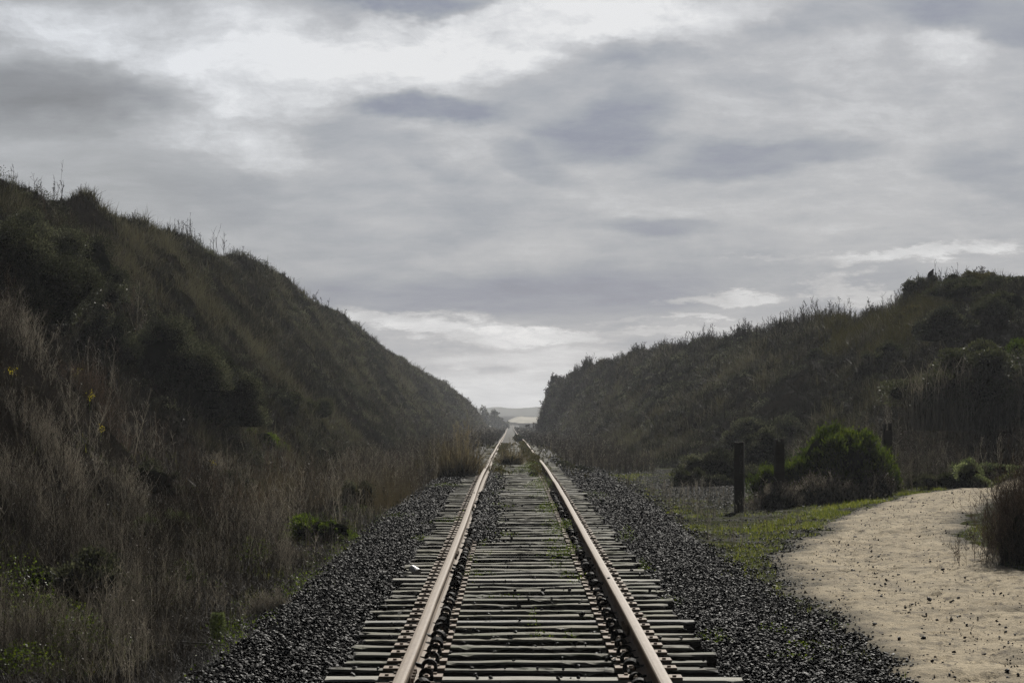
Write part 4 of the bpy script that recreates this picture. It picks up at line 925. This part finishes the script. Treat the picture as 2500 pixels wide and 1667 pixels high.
# little leafy weeds: positions in clusters on ballast and between the rails
parts = []
def leafclump(cx_, cy_, rx_, ry_, n_, z0, hgt, leaf=.02):
    a = rng.normal(0, .5, (n_, 2)); x = cx_ + a[:, 0] * rx_; y = cy_ + a[:, 1] * ry_
    z = z0 + rng.random(n_) * hgt * np.exp(-(a ** 2).sum(1))
    D = np.stack([rng.normal(0, 1, n_), rng.normal(0, 1, n_), rng.uniform(.1, 1.1, n_)], -1)
    lf = np.maximum(leaf, cy_ / 2418 * .8) * rng.uniform(.6, 1.3, n_)
    return leaves(np.stack([x, y, z], -1), D, lf, lf * .38)
CL = [(1095, 1187, .45, .6, 260, .05), (980, 1260, .25, .3, 80, .04), (1110, 1275, .4, .3, 180, .05), (1030, 1320, .2, .2, 110, .06), (875, 1312, .3, .2, 140, .03),
      (1150, 1253, .2, .4, 90, .05), (870, 1250, .5, .7, 500, .12), (790, 1290, .55, .8, 700, .20), (740, 1370, .35, .4, 240, .12), (925, 1222, .4, .5, 300, .1),
      (1340, 1250, .22, 1.2, 380, .08), (1380, 1300, .2, 1.0, 320, .08), (1385, 1358, .3, .35, 300, .06), (1325, 1195, .35, 2.5, 500, .12), (1300, 1150, .5, 3.0, 520, .12),
      (1250, 1155, .3, 2.0, 120, .05), (1240, 1310, .3, .35, 120, .04), (1420, 1427, .12, .1, 30, .09), (1530, 1320, .16, .3, 130, .16), (1455, 1210, .3, 2, 120, .05), (1568, 1392, .12, .25, 90, .10),
      (1230, 1462, .3, .15, 60, .03), (1305, 1530, .07, .07, 16, .07), (1318, 1560, .1, .08, 18, .03), (1240, 1200, .4, .5, 80, .03), (1220, 1240, .35, .4, 130, .06), (1640, 1470, .1, .4, 50, .04), (1740, 1563, .15, .3, 80, .08),
      (560, 1560, .25, .2, 40, .06), (120, 1530, .5, .6, 500, .12), (190, 1590, .5, .6, 500, .12), (50, 1500, .4, .4, 400, .25), (330, 1480, .5, .8, 260, .15), (440, 1440, .4, .5, 260, .14), (620, 1375, .4, .6, 260, .14), (60, 1640, .4, .4, 300, .1),
      (1390, 1560, .06, .05, 8, .04), (1880, 1540, .2, .25, 60, .05), (1930, 1610, .2, .2, 50, .05), (1960, 1580, .2, .2, 60, .05), (2030, 1530, .15, .15, 40, .05)]
for (u, v, rx_, ry_, n_, hgt) in CL:
    hh = -.02
    for _ in range(3):
        x_, d_ = at(u, v, hh)
        hh = float(T(d_) + BZ(np.array(x_ - CX(d_)), np.array(d_))) if abs(x_) < 2.3 else gz(x_, d_)
        if abs(x_ - .1) < 1.2: hh = max(hh, float(T(d_)) - .03)
    fk = 2.4 if u < 700 else (2.2 if 1290 < u < 1400 else 1.3); parts.append(leafclump(x_, d_, rx_, ry_, int(n_ * 1.3 * fk), hh, hgt * fk + .02, .016 if u > 700 else .022))
for i in range(170):
    y_ = float(sample_yd(1, 24, 78, .8)[0]); sd_ = random.choice((1, 1, -1)); x_ = float(CX(y_)) + sd_ * (G2 - .16 - abs(random.gauss(0, .14)))
    parts.append(leafclump(x_, y_, .09, .3, 30, float(T(y_)) - .03, random.uniform(.04, .12), .015))
n = 420
for i in range(n):
    y_ = float(sample_yd(1, 16, 60, 1.2)[0]); x_ = float(EDGE(np.array(y_)) + random.uniform(-.3, .45)); parts.append(leafclump(x_, y_, .18, .25, 26, gz(x_, y_) + .02, .12, .02))
v_, f_, t_ = join(parts)
tag(mesh('leafy_weeds', v_, f_, M['green'], t=t_), 'small bright green leafy weeds sprouting through the ballast and ties', None, None, 'stuff')
# dry brownish plants hugging the rails further on
parts = []
y = rng.uniform(58, 150, 2600); side = rng.random(len(y)); x = CX(y) + np.where(side < .45, G2 - .15 + rng.normal(0, .10, len(y)), np.where(side < .8, -G2 + .25 + rng.normal(0, .16, len(y)), rng.uniform(-1.8, 1.8, len(y))))
hh = np.where(side < .45, .22, .16) * np.clip(1 + patch(x, y, .5, 3, 199) * 1.6, .15, 2.0); hh = np.where((side < .45) & (y > 69) & (y < 82), hh * 1.0, hh * .7)
hh = np.where((side >= .45) & (y > 66), hh * .6, hh)
v_, f_, t_ = weeds(np.stack([x, y, T(y) - .05], -1), hh, y / 2418 * .24, 8, 3, t=np.clip(rng.normal(.5, .2, len(y)), 0, 1))
tag(mesh('rail_side_weeds', v_, f_, M['olive'], t=t_), 'olive weeds growing against the rails in the middle distance', None, None, 'stuff')

# ------------------------------------------------------------------ grass clumps (things)
def clump(x, y, z, L, n, rad, label, mat='tan', fronds=0, lean=.35, seed=5):
    global rng
    kr = rng; rng = np.random.default_rng(seed)
    e = empty('grass_clump', (x, y, z), label, 'grass clump')
    a = rng.normal(0, rad * .42, (n, 2)); B = np.stack([a[:, 0], a[:, 1], np.zeros(n)], -1)
    az_ = np.arctan2(a[:, 1], a[:, 0]) + rng.normal(0, .6, n)
    v_, f_, t_ = blades(B, L * rng.uniform(.35, 1.0, n), np.full(n, .0085) * max(1, y / 60), lean, .9, 5, az_=az_)
    mesh('blades', v_, f_, M[mat], t=t_, parent=e)
    if fronds:
        B = np.stack([rng.normal(0, rad * .3, fronds), rng.normal(0, rad * .3, fronds), np.zeros(fronds)], -1)
        v_, f_, t_ = weeds(B, L * rng.uniform(1.05, 1.55, fronds), np.full(fronds, .006), 5, 3, lean=.25, tw=.12, t=rng.uniform(.5, 1, fronds))
        mesh('seed_stalks', v_, f_, M[mat], t=t_, parent=e)
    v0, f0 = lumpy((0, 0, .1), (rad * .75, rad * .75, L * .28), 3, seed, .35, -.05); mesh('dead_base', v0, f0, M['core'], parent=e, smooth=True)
    rng = kr; return e
clump(-1.30, 59.5, -.15, 1.08, 900, .55, 'large tan pampas-like grass clump leaning over the left rail', fronds=34, seed=11)
clump(-2.0, 63, -.25, .85, 600, .55, 'smaller olive grass clump behind and left of the large tan one', mat='olive', fronds=10, seed=12)
clump(-.02, 75, float(T(75)) - .03, .62, 520, .38, 'dark tan grass clump growing in the middle of the track between the rails', mat='tan', fronds=10, seed=13, lean=.5)
bush('shrub', (.56, 172, float(T(172)) - .05), (.42, .5, .52), 'far small dark shrub covering part of the right rail', 'darkbush', n=1800, leaf=.08, lobes=10, seed=14)
bush('shrub', (.56, 59.5, float(T(59)) - .08), (.17, .3, .15), 'small black-green shrub tucked against the inside of the right rail', 'darkbush', n=1200, leaf=.025, lobes=8, seed=15)
for i, (u, v, r_) in enumerate(((1385, 1150, .20), (1412, 1157, .26), (1432, 1162, .22), (1368, 1140, .2))):
    x_, d_ = at(u, v, -.33); bush('shrub', (x_, d_, gz(x_, d_) + .02), (r_, r_ * 1.4, .24), ['dark low shrub third from the left in the row at the right ballast edge', 'dark low shrub, widest of the row at the right ballast edge', 'dark low shrub at the right-hand end of the row along the ballast', 'dark low shrub nearest the right rail at the ballast edge'][i], 'darkbush', n=1500, leaf=.035, lobes=9, seed=20 + i, group='low shrubs along the ballast edge')

# ------------------------------------------------------------------ shrubs on the right
def px(u, d): return (u - 1250) / F * d
xg = px(2062, 47.6); zg = gz(xg, 47.6)
bush('green_bush', (xg, 47.8, zg - .05), (1.02, .9, 1.34), 'large rounded bright green bush behind the posts beside the path', 'bushgreen', n=40000, leaf=.06, lw=.16, lobes=150, lobe_r=.17, shell0=.80, upb=1.3, fringe=.7, cover=1.0, seed=31, core=.95)
xg2 = px(1905, 47.4)
bush('green_bush', (xg2, 47.9, gz(xg2, 47.6) - .05), (.62, .6, .80), 'lower bright green bush behind the shallow-notched post', 'bushgreen', n=20000, leaf=.052, lw=.16, lobes=40, lobe_r=.26, shell0=.6, upb=1.3, fringe=.6, seed=32, cover=.55)
def brush(name, x, y, rx, ry, h, n, label, mat='twig', lean=.5, rad=.004, ntw=9, seeds=1, tmn=.5, seed=1, group=None, base=True, tw=.3):
    """bare twiggy shrub: a fan of fine stems"""
    global rng
    kr = rng; rng = np.random.default_rng(5000 + seed)
    e = empty(name, (x, y, gz(x, y)), label, 'shrub', group)
    a = rng.normal(0, .42, (n, 2)); B = np.stack([a[:, 0] * rx, a[:, 1] * ry, np.zeros(n)], -1)
    B[:, 2] = H(B[:, 0] + x, B[:, 1] + y) - gz(x, y) - .02
    hh = h * np.clip(1.05 - .38 * (a ** 2).sum(1) ** .5 / .6, .25, 1.1) * rng.uniform(.45, 1.05, n)
    v_, f_, t_ = weeds(B, hh, np.full(n, rad), ntw, seeds, lean=lean, t=np.clip(rng.normal(tmn, .2, n), 0, 1), tw=tw)
    mesh('stems', v_, f_, M[mat], t=t_, parent=e)
    if base:
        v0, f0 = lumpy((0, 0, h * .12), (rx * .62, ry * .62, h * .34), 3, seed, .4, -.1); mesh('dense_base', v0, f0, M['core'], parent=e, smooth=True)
    rng = kr; return e
brush('dry_shrub', px(2010, 46), 46.2, 1.0, .5, .66, 700, 'tangled bare brown brush in front of the large green bush', lean=.8, rad=.0065, seed=2, tmn=.62, mat='weed')
brush('dry_shrub', px(1890, 46), 45.7, .55, .3, .62, 320, 'low bare brush hiding the foot of the shallow-notched post', lean=.6, rad=.006, seed=3, tmn=.6, mat='weed')
brush('dry_shrub', px(2145, 46.6), 46.8, .45, .4, .6, 200, 'low bare brush at the right foot of the large green bush', lean=.6, rad=.006, seed=4, tmn=.5, mat='weed')
# right foreground reddish shrub
brush('brown_shrub', 6.55, 29.2, .95, 1.1, 1.55, 1300, 'tall reddish-brown twiggy shrub at the right edge of the path', mat='redweed', lean=.42, rad=.0032, seed=5, tmn=.5, ntw=11, seeds=2)
brush('brown_shrub', 6.9, 31.4, .8, .8, 1.5, 600, 'grey-brown twiggy shrub behind the reddish one at the right edge', mat='weed', lean=.35, rad=.003, seed=6, tmn=.45, ntw=9, seeds=2)
# pale flowering low plants beyond the path
for i, (u, v, d, rx_, rz_, mt, lab) in enumerate((
    (2372, 1182, 49.0, .38, .50, 'paleleaf', 'pale green leafy plant right at the far end of the path'),
    (2300, 1190, 49.5, .55, .34, 'greybush', 'low grey-leaved plant left of the pale green one by the path end'),
    (2420, 1150, 52.5, .9, .34, 'paleleaf', 'band of white-flowered low plants behind the right foreground shrub'),
    (2235, 1182, 50.5, .5, .28, 'greybush', 'low grey mound of leaves behind the path, left of the other low plants'))):
    x_ = px(u, d); bush('leafy_plant', (x_, d, gz(x_, d) - .04), (rx_, .5, rz_), lab, mt, n=5200, leaf=.04, lw=.35, lobes=22, lobe_r=.33, seed=50 + i, cat='plant', leaf_t=.15)
# big leafy willow-like shrub on the right, its canes showing below
xw = px(2420, 58)
e = bush('leafy_shrub', (xw, 58.5, gz(xw, 58.5) + .75), (2.1, 1.5, 1.15), 'broad glossy-leaved shrub with bare canes below, right of the posts', 'greybush', n=26000, leaf=.058, lw=.30, lobes=60, lobe_r=.26, seed=61, upb=.2, core=.45, floor_=-.5, leaf_t=.2)
kr = rng; rng = np.random.default_rng(62)
n = 520; B = np.stack([rng.uniform(-2.1, 1.9, n), rng.uniform(-1.5, -.3, n), np.full(n, -.85)], -1)
v_, f_, t_ = weeds(B, rng.uniform(.8, 1.7, n), np.full(n, .011), 3, 0, lean=.22, t=rng.uniform(.55, .95, n)); mesh('canes', v_, f_, M['weed'], t=t_, parent=e)
rng = kr
for i, (u, d, dz, rx_, ry_, rz_, mt, lab, nn) in enumerate((
    (1745, 62, 0, 1.15, .8, .88, 'darkbush', 'dark mounded shrub behind and left of the carved post', 9000),
    (1685, 60.5, 0, .55, .5, .48, 'greybush', 'low grey-green shrub at the left foot of the dark mounded one', 3500),
    (1760, 59.5, 0, .5, .5, .35, 'darkbush', 'small low shrub in front of the dark mounded one', 3500),
    (1848, 66, .1, 1.1, .9, 1.15, 'darkbush', 'dark green shrub seen between the two nearest posts', 9000),
    (1872, 78, .5, 1.35, 1.2, 1.0, 'darkbush', 'dark shrub on the slope foot above the shallow-notched post', 9000),
    (2480, 62, 1.2, .7, .8, 1.1, 'green', 'green leafy shrub cut off by the right edge of the view', 5000),
    (2330, 75, 0.0, 1.3, 1.2, 1.0, 'darkbush', 'dark shrub on the right slope behind the glossy-leaved one', 7000),
    (1460, 92, 0, .35, .4, .40, 'olive', 'small olive bush at the far end of the gravel patch', 1600),
    (2420, 82, 0, 2.0, 1.4, .7, 'greybush', 'long grey-green shrub high on the right slope', 12000),
    (2520, 78, 0, 1.2, 1.2, .5, 'darkbush', 'dark shrub high on the right slope at the edge of the view', 7000),
    (2385, 85, 0, .9, .8, .6, 'olive', 'olive shrub on the right slope below the bare crest twigs', 5000),
    (2460, 73, 0, .9, .8, .8, 'greybush', 'grey-green shrub on the right slope near the view edge', 5000),
    (2240, 86, 0, .8, .8, .6, 'olive', 'olive shrub below and left of the bird bush', 5000),
    (2180, 80, 0, .9, .8, .6, 'greybush', 'grey-green shrub halfway up the right slope above the posts', 5000),
    (2010, 92, 0, 1.0, .8, .6, 'darkbush', 'dark low shrub in the middle of the right slope above the green bush', 5000),
    (2300, 92, 0, 1.5, 1.2, .45, 'darkbush', 'dark shrub just below the crest right of the bird bush', 7000))):
    x_ = px(u, d); bush('shrub', (x_, d, gz(x_, d) - .08 + dz * .3), (rx_, ry_, rz_), lab, mt, n=nn, leaf=max(.035, d / 2418 * 1.7), lw=.3, lobes=32, lobe_r=.3, seed=70 + i, upb=.8)
# right crest: bird bush and its neighbour
xb = px(2250, 90); zb = CAMZ + (985 - 732) / F * 90
cb = bush('crest_bush', (xb, 90, zb - .1), (.86, .8, 1.0), 'rounded dark bush standing on the right skyline with a bird on top', 'darkbush', n=16000, leaf=.055, lw=.3, lobes=44, lobe_r=.28, seed=91, upb=.9, fringe=.4, stems=40, core=.62)
xb2 = px(2345, 88); bush('crest_bush', (xb2, 88, CAMZ + (985 - 715) / F * 88 - .2), (.62, .6, .75), 'flat-topped dark bush on the skyline right of the bird bush', 'darkbush', n=7000, leaf=.055, lobes=26, seed=92, stems=30, core=.5)
for i, (u, v, d, rx_, rz_, nst, lab) in enumerate((
    (2395, 690, 88, .8, .85, 120, 'bare twiggy shrub on the skyline between the two dark crest bushes and the view edge'),
    (2470, 690, 86, .7, .55, 90, 'bare twiggy shrub on the skyline at the far right'),
    (2130, 780, 97, .75, .95, 150, 'bare upright shrub on the skyline just left of the olive brush'),
    (2045, 800, 102, .8, .65, 120, 'low spreading bare shrub on the skyline in the middle of the right crest'),
    (1715, 838, 138, 1.2, .65, 130, 'low bushy growth on the skyline right of the crest dip'),
    (1625, 862, 152, 1.1, .75, 120, 'twiggy shrub on the skyline halfway down the right crest'),
    (1460, 905, 190, 1.2, .95, 150, 'bushy shrub on the skyline low down the right crest'),
    (1385, 945, 215, 1.2, .95, 150, 'bushy shrub where the right crest drops to the track'),
    (1336, 990, 240, 1.3, 1.3, 150, 'leafy shrub at the very end of the right slope beside the track'))):
    x_ = px(u, d)
    e = brush('crest_shrub', x_, d, rx_, .8, rz_, nst, lab, lean=.33, rad=d / 2418 * .33, ntw=9, seeds=4, tmn=.2, seed=100 + i, group='shrubs along the right skyline', base=False)
    e.location.z = CAMZ + (985 - v) / F * d - .25
# bird
def bird():
    kx, dd_, zz = px(2272, 90), 89.8, CAMZ + (985 - 674) / F * 90
    e = empty('bird', (kx, dd_, zz), 'dark bird perched on top of the rounded skyline bush, facing right', 'bird')
    sp = [(-.10, -.06, .035), (-.06, -.005, .072), (-.02, .05, .088), (.016, .10, .080), (.036, .145, .054), (.052, .175, .030), (.064, .198, .032), (.078, .208, .024), (.088, .206, .010)]
    Vv = []; ns = 14
    for k, (a, b, r_) in enumerate(sp):
        a0, b0 = sp[max(k - 1, 0)][:2]; a1, b1 = sp[min(k + 1, len(sp) - 1)][:2]
        tx, tz = a1 - a0, b1 - b0; L = math.hypot(tx, tz); nx_, nz_ = -tz / L, tx / L
        for j in range(ns):
            q = 2 * math.pi * j / ns; Vv.append((a + nx_ * r_ * math.cos(q), r_ * .85 * math.sin(q), b + nz_ * r_ * math.cos(q)))
    i = np.arange(len(sp) * ns).reshape(len(sp), ns); ip = np.roll(i, -1, 1)
    Ff = np.stack([i[:-1].ravel(), ip[:-1].ravel(), ip[1:].ravel(), i[1:].ravel()], 1)
    mesh('body', Vv, Ff, M['bird'], parent=e, smooth=True)
    mesh('beak', [(.084, -.008, .212), (.084, .008, .212), (.084, 0, .196), (.112, 0, .198)], [(0, 1, 3), (1, 2, 3), (2, 0, 3)], M['anchor'], parent=e)
    tv, tf = box(-.22, -.10, -.020, .020, -.006, .004); tv[:, 2] += (tv[:, 0] + .10) * .75 - .03; mesh('tail', tv, tf, M['bird'], parent=e)
    for s_ in (-1, 1):
        lv, lf = box(.0, .007, s_ * .02 - .003, s_ * .02 + .003, -.03, .06); mesh('leg', lv, lf, M['anchor'], parent=e)
    e.scale = (1.15, 1.3, 1.15)
bird()

# ------------------------------------------------------------------ shrubs on the left slope
for i, (ud, vd, rw, rh, mt, lab, nn) in enumerate(LB):
    if not nn: continue
    x_, d_, z_ = onslope(ud * 1.06293, vd * 1.06293, 18)
    bush('slope_shrub', (x_, d_ + rw * .3, gz(x_, d_ + rw * .2) - .06), (rw * 1.08, rw * .95, rh * 1.12), lab, mt, n=nn, leaf=max(.03, d_ / 2418 * 1.5), lw=.28, lobes=44 if nn > 8000 else 22, lobe_r=.27, seed=140 + i, upb=.9, fringe=.35)
for i, (ud, vd, w_, h_, mt, lab) in enumerate(((90, 1500, .45, .55, 'weed', 'bushy dead shrub at the bottom left corner'), (330, 1400, .5, .6, 'weed', 'dead shrub with a black shaded base, lower left'),
    (180, 1290, .5, .75, 'weed', 'tall dead shrub left of the small pale green bush'), (60, 1200, .6, .9, 'weed', 'grey dead shrub at the left edge, mid height'), (470, 1320, .45, .5, 'weed', 'dead shrub below the small pale green bush'),
    (560, 1230, .5, .6, 'weed', 'dead shrub in the grey weeds, nearer the ballast'), (300, 1180, .6, .8, 'weed', 'grey dead shrub above the small pale green bush'), (130, 1080, .7, .9, 'weed', 'pale grey dead shrub in the upper weeds, left'),
    (520, 1110, .6, .6, 'weed', 'pale grey fuzzy dead shrub right of the long dark bush foot'), (660, 1300, .35, .4, 'weed', 'low dead shrub beside the left ballast edge'), (30, 800, .8, .9, 'weed', 'pale grey dead shrub high at the left edge'),
    (620, 1420, .3, .35, 'weed', 'low dark dead shrub near the bottom of the left ballast edge'), (700, 1130, .5, .6, 'redweed', 'brown dead shrub at the end of the left weed bank'), (220, 940, .6, .7, 'redweed', 'reddish dead shrub under the yellow flowers'))):
    x_, d_, z_ = onslope(ud * 1.06293, vd * 1.06293, 13)
    brush('dead_shrub', x_, d_, w_, w_, h_, 260, lab, mat=mt, lean=.5, rad=max(.0024, d_ / 2418 * .22), ntw=10, seeds=2, tmn=.82, seed=300 + i, group='dead shrubs in the left weeds', base=False)
# bare stalks standing on the left skyline
for i, (u, v0, vt, d, n_, lab) in enumerate(((535, 614, 556, 105, 7, 'tallest bare stalks standing on the left skyline'), (448, 566, 530, 93, 8, 'bare stalks on the left skyline, second from the right'),
    (208, 492, 460, 71, 6, 'bare stalks on the left skyline, second from the left'), (122, 466, 434, 66, 5, 'bare stalks on the left skyline nearest the view edge'))):
    h_ = (v0 - vt) / F * d + .25; x_ = px(u, d); kr = rng; rng = np.random.default_rng(900 + i)
    B = np.stack([rng.uniform(-.35, .35, n_), rng.uniform(-.2, .2, n_), np.zeros(n_)], -1)
    v_, f_, t_ = weeds(B, h_ * rng.uniform(.55, 1.05, n_), np.full(n_, .010), 6, 1, lean=.1, tw=.3, t=rng.uniform(.1, .4, n_))
    o = mesh('dead_stalks', v_, f_, M['twig'], t=t_); o.location = (x_, d, CAMZ + (985 - v0) / F * d - .22); tag(o, lab, 'dead plant', 'dead plants on the left skyline'); rng = kr
# bright green upright plant, lower left
def upright(u, vb, vt, label):
    x_, d_ = at(u, vb, -.28)
    for _ in range(3): x_, d_ = at(u, vb, gz(x_, d_) + .02)
    h_ = (vb - vt) / F * d_
    global rng; kr = rng; rng = np.random.default_rng(77)
    e = empty('green_plant', (x_, d_, gz(x_, d_)), label, 'plant')
    B = np.stack([rng.normal(0, .012, 14), rng.normal(0, .012, 14), np.zeros(14)], -1)
    v_, f_, t_ = weeds(B, h_ * rng.uniform(.7, 1, 14), np.full(14, .0022), 9, 0, lean=.09, tw=.25); mesh('stems', v_, f_, M['green'], t=t_, parent=e)
    n_ = 1500; zf = rng.random(n_) ** .75; a = rng.uniform(0, 6.28, n_); rr = (.25 + .75 * np.sin(np.clip(zf, 0, 1) * 2.6)) * .065 * rng.random(n_) ** .5
    C = np.stack([rr * np.cos(a), rr * np.sin(a), zf * h_ * .97], -1)
    v_, f_, t_ = leaves(C, np.stack([np.cos(a), np.sin(a), np.full(n_, 1.2)], -1), .020, .0045); mesh('leaves', v_, f_, M['paleleaf'], t=np.clip(t_ * .6 + .1, 0, 1), parent=e)
    rng = kr
upright(533, 1568, 1487, 'slender bright green plant standing in the dead grass, lower left')
# dry stick lying near it
def stick(pts, r_, label, mat='twig', t=.9):
    pts = np.array(pts, float); K = len(pts); Vv = []
    for k in range(K):
        for j in range(6):
            a = 2 * math.pi * j / 6; Vv.append(pts[k] + np.array([0, r_ * math.cos(a), r_ * math.sin(a)]) * (1 - .4 * k / K))
    i = np.arange(K * 6).reshape(K, 6); ip = np.roll(i, -1, 1)
    o = mesh('dry_stick', Vv, np.stack([i[:-1].ravel(), ip[:-1].ravel(), ip[1:].ravel(), i[1:].ravel()], 1), M[mat], t=np.full(K * 6, t)); tag(o, label, 'stick'); return o
x_, d_ = at(455, 1568, -.22)
stick([(x_ - .25, d_ + .05, gz(x_ - .25, d_) + .09), (x_ - .05, d_, gz(x_, d_) + .08), (x_ + .12, d_ - .02, gz(x_, d_) + .075), (x_ + .32, d_ - .05, gz(x_, d_) + .06)], .008, 'pale dry stick lying left of the slender green plant', t=1.0)
# yellow flowers in the reddish weeds
for i, (ud, vd, lab) in enumerate(((28, 850, 'yellow flower sprig at the left edge of the view, in the reddish weeds'), (178, 857, 'yellow flower sprig, topmost of those in the reddish weeds'), (208, 880, 'pair of yellow flowers just below the topmost sprig'), (207, 905, 'yellow flower sprig lowest of the three close together in the reddish weeds'),
    (232, 985, 'yellow-green sprig lower in the reddish weeds'), (490, 1065, 'yellow-green sprig in the grey weeds mid left'))):
    x_, d_, z_ = onslope(ud * 1.06293, (vd + 22) * 1.06293, 18); kr = rng; rng = np.random.default_rng(600 + i)
    d_ -= .4; x_ = (ud * 1.06293 - 1250) / F * d_; zt = CAMZ + (985 - vd * 1.06293) / F * d_
    e = empty('yellow_flower', (x_, d_, gz(x_, d_)), lab, 'flower', 'yellow flowers in the left weeds')
    h_ = max(zt - gz(x_, d_), .2); v_, f_, t_ = weeds(np.zeros((1, 3)), np.array([h_ * 1.05]), np.array([.004]), 5, 0, lean=.01, tw=.15); mesh('stem', v_, f_, M['green'], t=t_, parent=e)
    C = np.array([0, 0, h_]) + rng.normal(0, .035, (22, 3)); v_, f_, t_ = leaves(C, rng.normal(size=(22, 3)), .03, .011); mesh('petals', v_, f_, M['yellow'], t=t_, parent=e); rng = kr

# ------------------------------------------------------------------ far end of the valley
def far_strip(name, y0, y1, x0, x1, ztop, zbase, mat, label, kind='structure', seed=1, nx=240, rough=.5, depth=14, fx=8.):
    xs_ = np.linspace(x0, x1, nx); prof = ztop(xs_) + rough * fbm(xs_ / fx, xs_ * 0, seed, 5)
    rows = [(0.0, 0), (.25, .3), (.5, .62), (.75, .88), (1.0, 1.0), (1.6, .9), (3, .0)]
    Vv = np.array([[(x_, y0 + (y1 - y0) * a + 2 * fbm(np.array([x_ / 20.]), np.array([a * 3]), seed + 3)[0], zbase + (p_ - zbase) * b) for x_, p_ in zip(xs_, prof)] for a, b in rows])
    o = mesh(name, Vv, sheet_faces(len(rows), nx), M[mat], smooth=True); tag(o, label, None, None, kind); return o
far_strip('far_ridge', 1400, 1480, -400, 400, lambda x: -0.75 + 0 * x, -8, 'farhill', 'flat-topped hazy ridge closing the far end of the valley', seed=5, rough=.9, nx=900, fx=9)
far_strip('far_sand_slope', 800, 960, -10, 60, lambda x: -6.2 + 2.75 * sst(-5, 4, x), -8.6, 'sandhill', 'pale sunlit slope beyond the end of the track', seed=9, rough=.5)
far_strip('far_dark_slope', 640, 700, 8, 80, lambda x: -6.5 + 4.6 * sst(7, 22, x), -8.6, 'farhill', 'hazy dark slope right of the pale one', seed=11, rough=.9)
far_strip('far_left_slope', 470, 560, -60, -4.0, lambda x: -5.2 + 3.9 * sst(-5, -16, x), -6.5, 'farhill', 'hazy slope left of the track beyond the cutting', seed=13, rough=.6)
for i, (u, vt, d, rx_, lab) in enumerate(((1178, 998, 560, 2.2, 'hazy wind-bent tree nearest the left slope'), (1196, 1006, 575, 1.8, 'hazy wind-bent tree in the middle of the far group'), (1212, 1014, 590, 1.7, 'hazy tree on the right of the far group, beside the track'), (1232, 1026, 600, 1.3, 'low hazy tree closest to the far rails'))):
    x_ = px(u, d); zt = CAMZ + (985 - vt) / F * d; z0 = -5.4; hh = zt - z0
    e = bush('far_tree', (x_, d, z0), (rx_, rx_, hh), lab, 'darkbush', n=2600, leaf=.42, lw=.3, lobes=22, lobe_r=.3, seed=200 + i, cat='tree', group='far trees left of the track', upb=.4)
    tv, tf = box(-.18, .18, -.18, .18, -1, hh * .5); tv[4:, 0] *= .5; mesh('trunk', tv, tf, M['core'], parent=e)
x_ = px(1207, 560); e = bush('far_tree', (x_, 560, CAMZ + (985 - 1012) / F * 560), (.9, .8, 1.0), 'small leaning treetop sticking up above the far group', 'darkbush', n=700, leaf=.35, lobes=8, seed=210, cat='tree')
tv, tf = box(-.12, .12, -.12, .12, -4, .5); mesh('trunk', tv, tf, M['core'], parent=e)

# ------------------------------------------------------------------ haze
hv, hf = box(-705, 705, -65, 1915, -10.5, 14)
m, n_ = new_mat('valley_haze')
pvn = n_.add('ShaderNodeVolumePrincipled', {'Color': (.90, .94, 1.0, 1), 'Density': .00034, 'Anisotropy': .3})
oo = n_.add('ShaderNodeOutputMaterial'); n_.l.new(pvn.outputs[0], oo.inputs['Volume'])
hz = mesh('haze', hv, hf, m); tag(hz, 'thin pale sea haze filling the valley', None, None, 'stuff')
